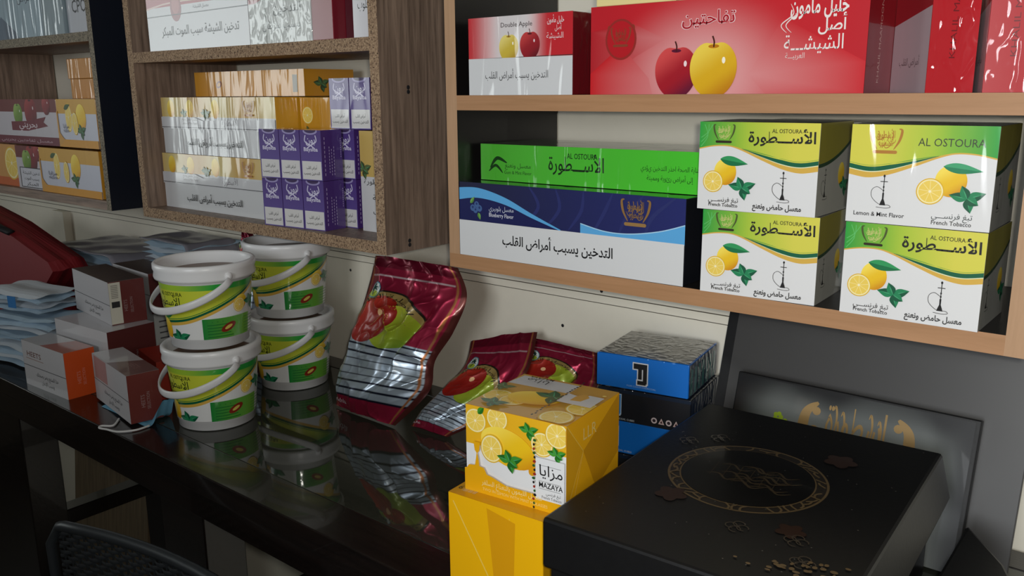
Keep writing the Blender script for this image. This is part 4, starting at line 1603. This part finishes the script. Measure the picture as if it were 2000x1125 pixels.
def mazaya_panel(a, flipy=False):
    A = a.A
    a.rect(0, 0, A, 1, S(224, 226, 228))
    a.rect(0, .66, A, 1, S(230, 176, 32))
    a.rect(0, .55, .22, .8, S(230, 176, 32))
    lemon_slice(a, .13, .83, .145)
    lemon_slice(a, .42, .91, .14)
    leaf(a, .17, .92, .13, .04, rad(50), S(60, 140, 40), S(36, 110, 30))
    lemon(a, .56, .60, .36, .21, rad(-14))
    a.ell(.88, .42, .05, .07, S(214, 150, 20), 14, rad(-30))
    lemon_slice(a, .99, .74, .14)
    lemon_slice(a, 1.18, .88, .15)
    mint(a, .83, .86, .13, S(36, 110, 30), S(70, 150, 50))
    mint(a, 1.18, .67, .12, S(36, 110, 30), S(70, 150, 50))
    lemon_slice(a, .36, .56, .165, .88)
    mint(a, .60, .47, .17, S(30, 100, 34), S(60, 140, 50))
    # cup silhouette rising from the yellow foot
    a.poly([(0, 0), (A, 0), (A, .17), (.55, .17), (.36, .23), (.30, .24), (.26, .31), (.20, .32), (.19, .40), (.175, .47), (.20, .50), (.215, .60),
            (.125, .60), (.14, .50), (.165, .47), (.155, .40), (.14, .32), (.06, .31), (.03, .27), (0, .26)], S(228, 168, 14))
    a.rect(.93, .13, A, .60, S(224, 226, 228))
    for y in (.52, .34, .255):
        a.rect(.97, y, A - .04, y + .004, S(90, 90, 90))
    a.text('مزايا', 1.12, .41, .17, BLACK, w=.28, ar=True, bold=.004)
    a.text('MAZAYA', 1.12, .275, .085, BLACK, w=.29, bold=.015)
    a.text('تبغ فرنسي', 1.15, .20, .05, S(60, 60, 60), w=.18, ar=True)
    a.text('French Tobacco', 1.13, .15, .045, S(60, 60, 60), w=.24)
    a.text('معسل الليمون بالنعناع السلفر', .62, .115, .085, S(240, 220, 150), w=.78, ar=True)
    a.text('TWO IN LEMON WITH MINT MOLASSES', .66, .045, .05, S(238, 210, 120), w=.84)
    rnd = random.Random(4)
    for k in range(17):
        y = .02 + k * .048
        a.ell(.915 + rnd.uniform(-.01, .01), y, .012 + .01 * rnd.random(), .016, (BLACK, S(40, 90, 40), S(150, 40, 30))[(k * 7) % 3], 8)


a = face_art(t, 'front')
mazaya_panel(a)
put(t, 'front', a, 'gloss')
c = face_art(t, 'top')
A = c.A
c.rect(0, 0, A, 1, S(206, 160, 72))
c.rect(0, .68, A, 1, S(204, 156, 66))
c.poly([(.0, .70), (.66, .72), (.66, .96), (.03, .96)], S(206, 206, 206))
for x, y, r in ((.12, .34, .15), (.32, .30, .14), (.98, .42, .16), (.88, .12, .16), (1.0, .8, .02)):
    lemon_slice(c, x, y, r)
lemon(c, .48, .42, .26, .17, .2)
mint(c, .62, .52, .22, S(40, 84, 44), S(60, 104, 58))
mint(c, .22, .12, .16, S(60, 90, 40), S(80, 110, 60))
mint(c, .06, .52, .14, S(60, 90, 40), S(80, 110, 60))
c.poly([(.70, .42), (A, .42), (A, .70), (.90, .70), (.86, .62), (.70, .66)], S(204, 204, 204))
c.poly([(.80, .50), (.9, .52), (.93, .64), (.86, .72), (.80, .62)], S(206, 156, 60))
c.text('MAZAYA', .28, .91, .07, BLACK, w=.26, rot=PI, bold=.01)
c.text('مزايا', .28, .84, .13, BLACK, w=.24, rot=PI, ar=True)
rnd = random.Random(8)
for k in range(22):
    c.ell(.70 + rnd.uniform(-.008, .008), .02 + k * .045, .010, .018, (BLACK, S(60, 50, 30), S(90, 60, 30))[k % 3], 8)
put(t, 'top', c, 'gloss')
b = face_art(t, 'right')
A = b.A
b.rect(0, 0, A, 1, S(240, 176, 22))
b.poly([(0, 1), (A * .30, .60), (0, 0)], S(226, 166, 26))
b.poly([(A * .30, .60), (A, 1), (A, .3), (A * .55, .05)], S(206, 146, 18))
b.stroke([(0, 1), (A * .30, .6), (0, .02)], .012, S(240, 196, 80))
b.stroke([(A * .30, .6), (A * .1, 0)], .01, S(240, 196, 80))
b.text('LLR', A * .42, .72, .2, S(236, 206, 120), w=.3)
put(t, 'right', b, 'gloss')

# ------------------------------------------------------------------ stack of charcoal boxes with two-letter logo
BLU = S(8, 106, 196)
tjx, tjy, tjyaw = -.579, .070, rad(9.5)
for k in range(4):
    z = TZ + k * .0433
    bl = k in (3, 1)
    nm = ('bottom blue and black box of the stack against the wall', 'second lowest box of the blue stack, blue front',
          'black box with white warning icons, just under the top blue box', 'top blue box of the stack with large black two letter logo')[k]
    col = BLU if bl else S(20, 22, 28)
    t = carton('logo_box', nm, 'box', tjx + (.004 if k == 2 else 0), tjy + (.002 if k == 1 else 0), z, .120, .112, .0428, tjyaw, col, 'film_x', 'boxes with two letter logo', .002)
    a = face_art(t, 'front')
    A = a.A
    ink, out = (BLACK, S(206, 208, 212)) if bl else (S(40, 130, 200), S(180, 200, 220))
    a.rect(.02, .02, A - .02, .98, BLU if bl else S(22, 24, 30))
    if not bl:
        a.rect(0, .88, A, .98, S(14, 30, 50))
    cx = A * .5 if k == 3 else A * .2
    sc = 1.0 if k == 3 else .8
    for gr, cc in ((.035, out), (0, ink)):
        g = gr * sc
        a.rect(cx - .24 * sc - g, .66 - g, cx + .17 * sc + g, .82 + g, cc)
        a.rect(cx - .10 * sc - g, .36 - g, cx + .015 * sc + g, .72 + g, cc)
        a.rect(cx + .05 * sc - g, .24 - g, cx + .17 * sc + g, .74 + g, cc)
        a.rect(cx - .12 * sc - g, .20 - g, cx + .14 * sc + g, .32 + g, cc)
    if k == 3:
        a.rect(cx + .015, .33, cx + .05, .66, out)
        a.text('TOM COCO CHARCOAL', A * .5, .10, .07, S(150, 180, 214), w=.9)
    else:
        a.text('CHARCOAL CUBES', A * .28, .06, .08, S(190, 200, 206), w=.7)
        for q in range(4):
            x = A * .62 + q * .22
            if q % 2:
                a.poly([(x - .09, .14), (x + .09, .14), (x, .32)], S(206, 180, 176))
                a.poly([(x - .04, .17), (x + .04, .17), (x, .26)], S(60, 30, 34))
            else:
                a.ell(x, .22, .09, .09, S(206, 190, 190), 16)
                a.ell(x, .22, .05, .05, S(50, 40, 46), 14)
    put(t, 'front', a, 'film')
    if k == 3:
        c = face_art(t, 'top')
        c.rect(.015, .015, c.A - .015, .985, lambda x, y: mix(S(44, 70, 110), S(112, 108, 98), smooth(-.1, .35, y + .12 * math.sin(x * 9))), 20, 20)
        put(t, 'top', c, 'film_x', 'crinkled_film')
    b = face_art(t, 'right')
    b.rect(.02, .03, b.A - .02, .97, S(20, 40, 70))
    if k == 3:
        for q in range(7):
            x = .12 + q * .34
            b.poly([(x, .06), (x + .22, .06), (x + .24, .78), (x + .03, .86)], S(52, 120, 118))
    put(t, 'right', b, 'film_x')

# ------------------------------------------------------------------ black presentation box
yaw = rad(3)
w, d = .25, .344
t = thing('presentation_box', 'large black lidded box with gold ringed oval, in the right foreground', 'box', (-.413 + w / 2 * math.cos(yaw) - d / 2 * math.sin(yaw), -.26 + w / 2 * math.sin(yaw) + d / 2 * math.cos(yaw), TZ), yaw)
box_obj('box_base', -w / 2 + .005, w / 2 - .005, -d / 2 + .005, d / 2 - .005, 0, .095, M['blackbox'], t, .003)
bm = bmesh.new()
bm_box(bm, -w / 2, w / 2, -d / 2, d / 2, .088, .135, 0)
for v in bm.verts:
    if v.co.x > 0 and v.co.z < .1:
        v.co.x += .012
bmesh.ops.bevel(bm, geom=list(bm.edges), offset=.003, segments=2, affect='EDGES', profile=.5)
bm_obj('lid', bm, M['blackbox'], t)
a = Art(w / d)
U = 1 / d
cx, cy, r = .112 * U, .178 * U, .0735 * U
BRZ, BRD = S(92, 76, 52), S(30, 26, 22)
ring = lambda r1, r2, col: a.band([(cx + r1 * math.cos(2 * PI * k / 60), cy + r1 * math.sin(2 * PI * k / 60)) for k in range(61)],
                                  [(cx + r2 * math.cos(2 * PI * k / 60), cy + r2 * math.sin(2 * PI * k / 60)) for k in range(61)], col)
ring(r, r * .97, BRZ)
ring(r * .97, r * .85, S(36, 31, 26))
ring(r * .85, r * .83, BRZ)
rnd = random.Random(5)
for k in range(56):
    th = 2 * PI * k / 56
    p = (cx + r * .91 * math.cos(th), cy + r * .91 * math.sin(th))
    if rnd.random() < .75:
        e = rnd.uniform(0, 6)
        a.stroke(crv([(p[0] + .018 * math.cos(e), p[1] + .018 * math.sin(e)), (p[0] + .008 * math.sin(e), p[1]), (p[0] - .016 * math.cos(e), p[1] - .016 * math.sin(e))], 4), .006, BRZ)
a.ell(cx, cy, r * .83, r * .83, S(8, 8, 9), 60)
for k in range(16):
    y0 = cy + rnd.uniform(-.055, .055)
    x0 = cx + rnd.uniform(-.11, .06)
    a.stroke(crv([(x0, y0), (x0 + .03, y0 + .014), (x0 + .06, y0 - .012), (x0 + .09, y0 + .008)], 5), .007, S(58, 48, 34), True)
for k in range(6):
    a.stroke([(cx - .10 + k * .035, cy + .05), (cx - .09 + k * .035, cy - .045)], .006, S(62, 52, 38), True)
for x, y, rr in ((.07, .104, .018), (.174, .262, .02), (.181, .098, .014)):
    for q in range(5):
        th = 2 * PI * q / 5
        a.ell((x + .006 * math.cos(th)) * U, (y + .006 * math.sin(th)) * U, rr * .5 * U, rr * .35 * U, S(44, 26, 18), 16, th)
for x, y in ((.142, .08), (.19, .085), (.031, .225), (.205, .055), (.055, .25)):
    for q in range(4):
        th = 2 * PI * q / 4
        cc_ = (x + .005 * math.cos(th)) * U, (y + .005 * math.sin(th)) * U
        a.stroke([(cc_[0] + .014 * math.cos(e), cc_[1] + .014 * math.sin(e)) for e in [2 * PI * i / 12 for i in range(11)]], .003, S(62, 54, 44))
for k in range(60):
    x, y = rnd.uniform(.155, .24), rnd.uniform(.028, .066)
    if y < .03 + (x - .15) * .45 or x > .2:
        a.ell(x * U, y * U, rnd.uniform(.003, .009), rnd.uniform(.003, .007), S(96, 78, 52), 10)
for k in range(50):
    a.ell(rnd.uniform(.01, .24) * U, rnd.uniform(.01, .33) * U, .002, .002, S(80, 78, 74), 6)
a.build('lid_print', t, lambda u, v, o: (-w / 2 + u, -d / 2 + v, .135 + o), d, M['gloss'], off0=.0001, step=.00001)

# black case beside it
bm = bmesh.new()
ft = [(-.152, .098), (-.108, .036), (-.092, .0), (-.086, -.2), (-.125, -.22), (-.150, -.12)]
vb = [bm.verts.new((x, y, 0)) for x, y in ft]
f = bm.faces.new(vb)
r_ = bmesh.ops.extrude_face_region(bm, geom=[f])
for g in r_['geom']:
    if isinstance(g, bmesh.types.BMVert):
        g.co.z = .066
bmesh.ops.recalc_face_normals(bm, faces=bm.faces)
bmesh.ops.bevel(bm, geom=list(bm.edges), offset=.003, segments=2, affect='EDGES', profile=.5)
o = bm_obj('black_case', bm, M['blackbox'])
o.location = (0, 0, TZ)
tag(o, 'low black case with a slanted corner, right of the presentation box', 'case')

# grey board leaning on the wall and the printed card in front of it
lean = math.atan2(.035, .122)
t = thing('display_board', 'tall charcoal grey board leaning on the wall behind the black box', 'board', (-.459, .128, TZ), 0)
t.rotation_euler = (-lean, 0, 0)
o = box_obj('board_sheet', 0, .342, 0, .006, 0.002, .272, M['greycard'], t, .001)
box_obj('board_fold', -.0002, .012, -.0008, 0, .002, .272, M['blackbox'], t, 0)
t = thing('gift_card_box', 'dark printed box front with smoke and gold letters leaning on the grey board', 'box', (-.425, .105, TZ), 0)
t.rotation_euler = (-lean, 0, 0)
GW, GH = .266, .164
box_obj('card_body', 0, GW, 0, .012, .003, GH, M['blackbox'], t, .001)
a = Art(GW / GH)
A = a.A


def smoke(x, y):
    n = noise.noise(Vector((x * 2.6, y * 2.2, .5))) + .5 * noise.noise(Vector((x * 6, y * 5, 2.5)))
    e = smooth(0, .35, x) * smooth(A, A - .28, x) * smooth(1.02, .66, y + .12 * n)
    return mix(S(24, 25, 27), S(150, 156, 152), e * (.66 + .4 * n))


a.rect(.01, .01, A - .01, .99, smoke, 60, 36)
GLD = S(150, 122, 76)
for sg, x0 in ((-1, .60), (1, 1.18)):
    a.stroke(crv([(x0 - sg * .02, .90), (x0 + sg * .06, .80), (x0 + sg * .05, .55), (x0 - sg * .06, .42)], 8), .075, GLD, True)
    for q in range(3):
        a.ell(x0 - sg * .015, .84 - .13 * q, .03, .03, GLD, 10)
a.text('اسطورة', .89, .70, .30, GLD, w=.40, ar=True, bold=.01)
a.text('اسطورة', .87, .52, .28, GLD, w=.36, ar=True, bold=.006)
for x0, y0 in ((.745, .90), (.80, .87), (.985, .89), (1.045, .86)):
    a.stroke(crv([(x0 - .012, y0 - .03), (x0, y0), (x0 + .016, y0 - .10), (x0 - .004, y0 - .28)], 6), .014, GLD, True)
for x, y, c1 in ((.35, .74, S(150, 176, 40)), (.40, .70, S(150, 176, 40)), (1.33, .70, S(80, 116, 70)), (1.38, .66, S(80, 116, 70)), (1.42, .52, S(86, 92, 140))):
    for q in range(5):
        th = 2 * PI * q / 5
        a.ell(x + .022 * math.cos(th), y + .022 * math.sin(th), .017, .017, c1, 10)
a.build('card_print', t, lambda u, v, o: (u, -o, v + .001), GH - .002, M['gloss'], off0=.0003)

# ------------------------------------------------------------------ small white cartons with coloured ends
WM = S(188, 186, 188)


def stick_carton(label, x, y, z, w, d, h, yaw, end, mood=0, top=None):
    t = carton('stick_carton', label, 'box', x, y, z, w, d, h, rad(yaw), WM, 'card', 'white cartons with coloured ends')
    a = face_art(t, 'front')
    A = a.A
    a.rect(0, 0, A, 1, S(186, 184, 186))
    a.stroke([(0, .46), (A, .46)], .014, S(50, 50, 54))
    a.text('هذا المنتج يضر بصحتك', A * .55, .27, .12, BLACK, w=A * .52, ar=True, bold=.012)
    a.text('ويسبب الإدمان', A * .55, .12, .12, BLACK, w=A * .3, ar=True, bold=.012)
    if mood == 1:
        a.text('HEETS', A * .28, .68, .16, S(110, 70, 60), w=A * .34, bold=.01)
        a.rect(A * .08, .62, A * .5, .635, S(150, 120, 110))
    if mood == 2:
        a.rect(.1, .5, A * .42, .98, S(170, 130, 128))
    put(t, 'front', a, 'card')
    b = face_art(t, 'right')
    b.rect(0, 0, b.A, 1, end)
    hi = mix(end, (1, 1, 1), .16)
    if h >= d:
        b.text('HEETS', b.A * .48, .42, .11, hi, w=.26, rot=rad(90))
        b.text('SELECTION', b.A * .64, .42, .09, hi, w=.36, rot=rad(90))
    else:
        b.text('HEETS', b.A * .55, .58, .16, hi, w=.4)
        b.text('SELECTION', b.A * .55, .38, .12, hi, w=.6)
    if mood == 3:
        b.rect(0, .02, .26, .98, S(200, 196, 180))
        b.rect(.04, .40, .22, .54, S(40, 40, 40))
        for q in range(8):
            b.rect(.05, .62 + .04 * q, .2, .64 + .04 * q, S(140, 136, 126))
    put(t, 'right', b, 'card')
    c = face_art(t, 'top')
    tc = top or S(186, 184, 186)
    c.rect(0, 0, c.A, 1, tc)
    if mood in (1, 2):
        c.poly([(c.A * .45, 0), (c.A, 0), (c.A, 1), (c.A * .6, 1)], mix(end, S(120, 110, 108), .5))
        c.text('HEETS', c.A * .72, .45, .3, S(150, 120, 116), w=c.A * .2)
    put(t, 'top', c, 'gloss')
    return t


BRN, ORG, DRK = S(104, 42, 36), S(204, 78, 26), S(58, 40, 42)
stick_carton('white carton with bright orange end at the table front, leftmost', -1.573, -.2265, TZ, .146, .051, .0795, 2.5, ORG, 1)
stick_carton('white carton with brown end standing on the loose mask, nearest the tubs', -1.391, -.190, TZ + .004, .163, .049, .0765, -8.8, BRN, 2)
stick_carton('white carton with brown end directly under the barcoded carton', -1.576, -.166, TZ, .171, .086, .1045, 3.4, S(84, 34, 32), 0, S(190, 188, 192))
stick_carton('dark topped white carton with barcode strip and brown end, top of the pile', -1.617, -.108, TZ + .105, .178, .060, .0755, -6.7, S(96, 38, 34), 3, DRK)
stick_carton('dark topped carton behind the barcoded one at the top of the pile', -1.613, -.034, TZ + .105, .15, .060, .0735, -4, S(92, 36, 34), 0, DRK)
t = carton('teal_carton', 'white and teal carton under the rear dark topped carton', 'box', -1.625, -.030, TZ, .15, .075, .1045, rad(-2), S(190, 190, 190), 'card')
b = face_art(t, 'right')
b.rect(0, 0, b.A, 1, S(190, 192, 190))
b.rect(b.A * .55, 0, b.A, 1, S(20, 92, 96))
for q in range(5):
    b.rect(.08, .4 + .1 * q, .3, .425 + .1 * q, S(90, 90, 92))
put(t, 'right', b, 'card')
t = carton('orange_carton', 'red orange carton tucked behind the brown ended carton by the tubs', 'box', -1.400, -.108, TZ, .098, .070, .066, rad(-12), S(150, 44, 26), 'card')
c = face_art(t, 'top')
c.rect(0, 0, c.A, 1, S(150, 40, 26))
c.stroke([(.02, .97), (c.A * .6, .97)], .05, S(200, 180, 170))
put(t, 'top', c, 'card')

# loose surgical mask under the brown-ended carton
t = thing('face_mask', 'loose blue surgical mask with white ear loop lying under a brown ended carton', 'mask', (-1.252, -.178, TZ))
V, F = [], []
nu, nv = 20, 24
for j in range(nv + 1):
    for i in range(nu + 1):
        u, v = i / nu, j / nv
        z = .0008 + .0012 * (1 - abs(((v * 4) % 1) * 2 - 1)) + (.034 * smooth(.86, 1.0, u) * smooth(.1, .6, v))
        V.append((lerp(-.10, .046, u), lerp(-.024, .024, v), z))
for j in range(nv):
    for i in range(nu):
        k = j * (nu + 1) + i
        F.append((k, k + 1, k + nu + 2, k + nu + 1))
meshobj('pleated_panel', V, F, M['masksky'], t, smooth_=True)
loop = crv([(.044, -.020), (.045, -.042), (.030, -.062), (.008, -.068), (-.006, -.072), (-.012, -.066), (.0, -.054), (-.02, -.035)], 8)
tube('ear_loop', [(x, y, .0024) for x, y in loop], .0016, M['cord'], t, 8)

# ------------------------------------------------------------------ bundles of masks in clear wrap
def mask_bundle(label, x, y, z, w, d, n, th, yaw, mats, seed, sticker=None, wrap=False):
    rnd = random.Random(seed)
    t = thing('mask_bundle', label, 'mask bundle', (x, y, z), rad(yaw), 'bundles of folded masks')
    for k in range(n):
        V, F = [], []
        nu, nv = 16, 10
        dx, dy = rnd.uniform(-.005, .005), rnd.uniform(-.004, .004)
        ph = rnd.uniform(0, 6)
        t0, t1 = k * th, (k + .86) * th
        for s_, zz in ((0, t0), (1, t1)):
            for j in range(nv + 1):
                for i in range(nu + 1):
                    u, v = i / nu, j / nv
                    wob = .0022 * math.sin(7 * u + ph) + .0018 * math.sin(9 * v + ph * 2)
                    e = .45 * th * (max(abs(2 * u - 1), abs(2 * v - 1)) ** 8)
                    V.append((lerp(-w / 2, w / 2, u) + dx + .002 * math.sin(11 * v + ph), lerp(-d / 2, d / 2, v) + dy + .0025 * math.sin(13 * u + ph * 3),
                              max(0.0, zz + (wob * (k > 0)) + (e if s_ == 0 else -e))))
        m1 = (nu + 1) * (nv + 1)
        for j in range(nv):
            for i in range(nu):
                a = j * (nu + 1) + i
                F.append((a, a + nu + 1, a + nu + 2, a + 1))
                F.append((m1 + a, m1 + a + 1, m1 + a + nu + 2, m1 + a + nu + 1))
        ring_ = [i for i in range(nu + 1)] + [(j + 1) * (nu + 1) + nu for j in range(nv)] + [nv * (nu + 1) + nu - 1 - i for i in range(nu)] + [(nv - 1 - j) * (nu + 1) for j in range(nv)]
        for i in range(len(ring_)):
            a, b = ring_[i], ring_[(i + 1) % len(ring_)]
            if a != b:
                F.append((a, b, m1 + b, m1 + a))
        meshobj('folded_mask', V, F, mats[k % len(mats)], t, smooth_=False)
    zt = n * th
    if sticker:
        sx, sy, sw, sd = sticker
        box_obj('sticker', sx - sw / 2, sx + sw / 2, sy - sd / 2, sy + sd / 2, zt - .0005, zt + .0032, M['bluelabel'], t, 0)
    if wrap:
        V, F = [], []
        nu, nv = 24, 18
        for j in range(nv + 1):
            for i in range(nu + 1):
                u, v = i / nu, j / nv
                z0 = zt + .004 + .004 * noise.noise(Vector((u * 4 + seed, v * 4, 0)))
                drop = smooth(.78, 1.05, v) * .3 * zt + smooth(.9, 1.05, u) * .5 * zt
                V.append((lerp(-w / 2 - .004, w / 2 + .012, u), lerp(-d / 2 - .003, d / 2 + .004, v), z0 - drop * .5))
        for j in range(nv):
            for i in range(nu):
                k = j * (nu + 1) + i
                F.append((k, k + 1, k + nu + 2, k + nu + 1))
        o = meshobj('plastic_wrap', V, F, M['bag_plastic'], t, smooth_=True)
        md = o.modifiers.new('thickness', 'SOLIDIFY')
        md.thickness = .0015
    return t


MB_, MW_ = M['maskblue'], M['maskwhite']
mask_bundle('wide bundle of folded masks under grey wrap, behind the dark topped cartons', -1.838, .1045, TZ, .27, .19, 16, .0106, 0, (MB_, MW_, MB_), 2, None, True)
mask_bundle('tallest bundle of masks under lilac wrap, leaning corner near the tubs', -1.605, .130, TZ, .17, .125, 19, .0108, 0, (MB_, MW_), 4, None, True)
mask_bundle('bottom bundle of pale masks at the left table edge', -1.705, -.150, TZ, .20, .105, 4, .0105, 8, (MB_, MW_), 6)
mask_bundle('middle bundle of pale masks at the left table edge', -1.700, -.145, TZ + .0445, .19, .10, 5, .0098, 14, (MB_, MB_, MW_), 8)
mask_bundle('top bundle of pale blue masks with blue square sticker, under the red bag', -1.735, -.140, TZ + .097, .17, .09, 4, .0098, 14, (MB_, MW_), 10)
o = box_obj('blue_sticker', -.011, .011, -.0006, 0, -.011, .011, M['bluelabel'], bpy.data.objects['mask_bundle.004'], 0)
o.location = (.02, -.0525, .022)

# red bag behind the masks
t = thing('red_bag', 'red fabric bag with black top lying at the left edge', 'bag', (-2.085, -.045, TZ))
V, F = [], []
prof = [(-.20, .0), (-.24, .10), (-.23, .22), (-.10, .262), (.06, .236), (.30, .178), (.318, .160), (.27, .120), (.24, .10), (.235, .0)]
nv = 12
for j in range(nv + 1):
    v = j / nv
    s_ = (1 - abs(2 * v - 1) ** 4) ** .5 if 0 < j < nv else .55
    for x, z in prof:
        V.append((x * (.94 + .06 * s_), lerp(-.033, .038, v), z * (.90 + .05 * s_) + .004 * noise.noise(Vector((x * 20, v * 5, z * 20))) * (z > 0)))
n = len(prof)
for j in range(nv):
    for i in range(n - 1):
        a = j * n + i
        F.append((a, a + 1, a + n + 1, a + n))
F.append(tuple(range(n)))
F.append(tuple(nv * n + i for i in range(n - 1, -1, -1)))
for j in range(nv):
    F.append((j * n + n - 1, j * n, (j + 1) * n, (j + 1) * n + n - 1))
bag = meshobj('bag_body', V, F, M['redcloth'], t, smooth_=False)
bm = bmesh.new()
bm.from_mesh(bag.data)
bmesh.ops.recalc_face_normals(bm, faces=bm.faces)
bm.to_mesh(bag.data)
bm.free()
tube('black_strap', [(-.16, -.034, .222), (-.08, -.038, .244), (.0, -.040, .236), (.085, -.038, .218), (.12, -.03, .209)], .010, M['blackcloth'], t, 10, flat=.6)

for ob in bpy.data.objects:
    for k in ('_w', '_d', '_h'):
        if k in ob:
            del ob[k]
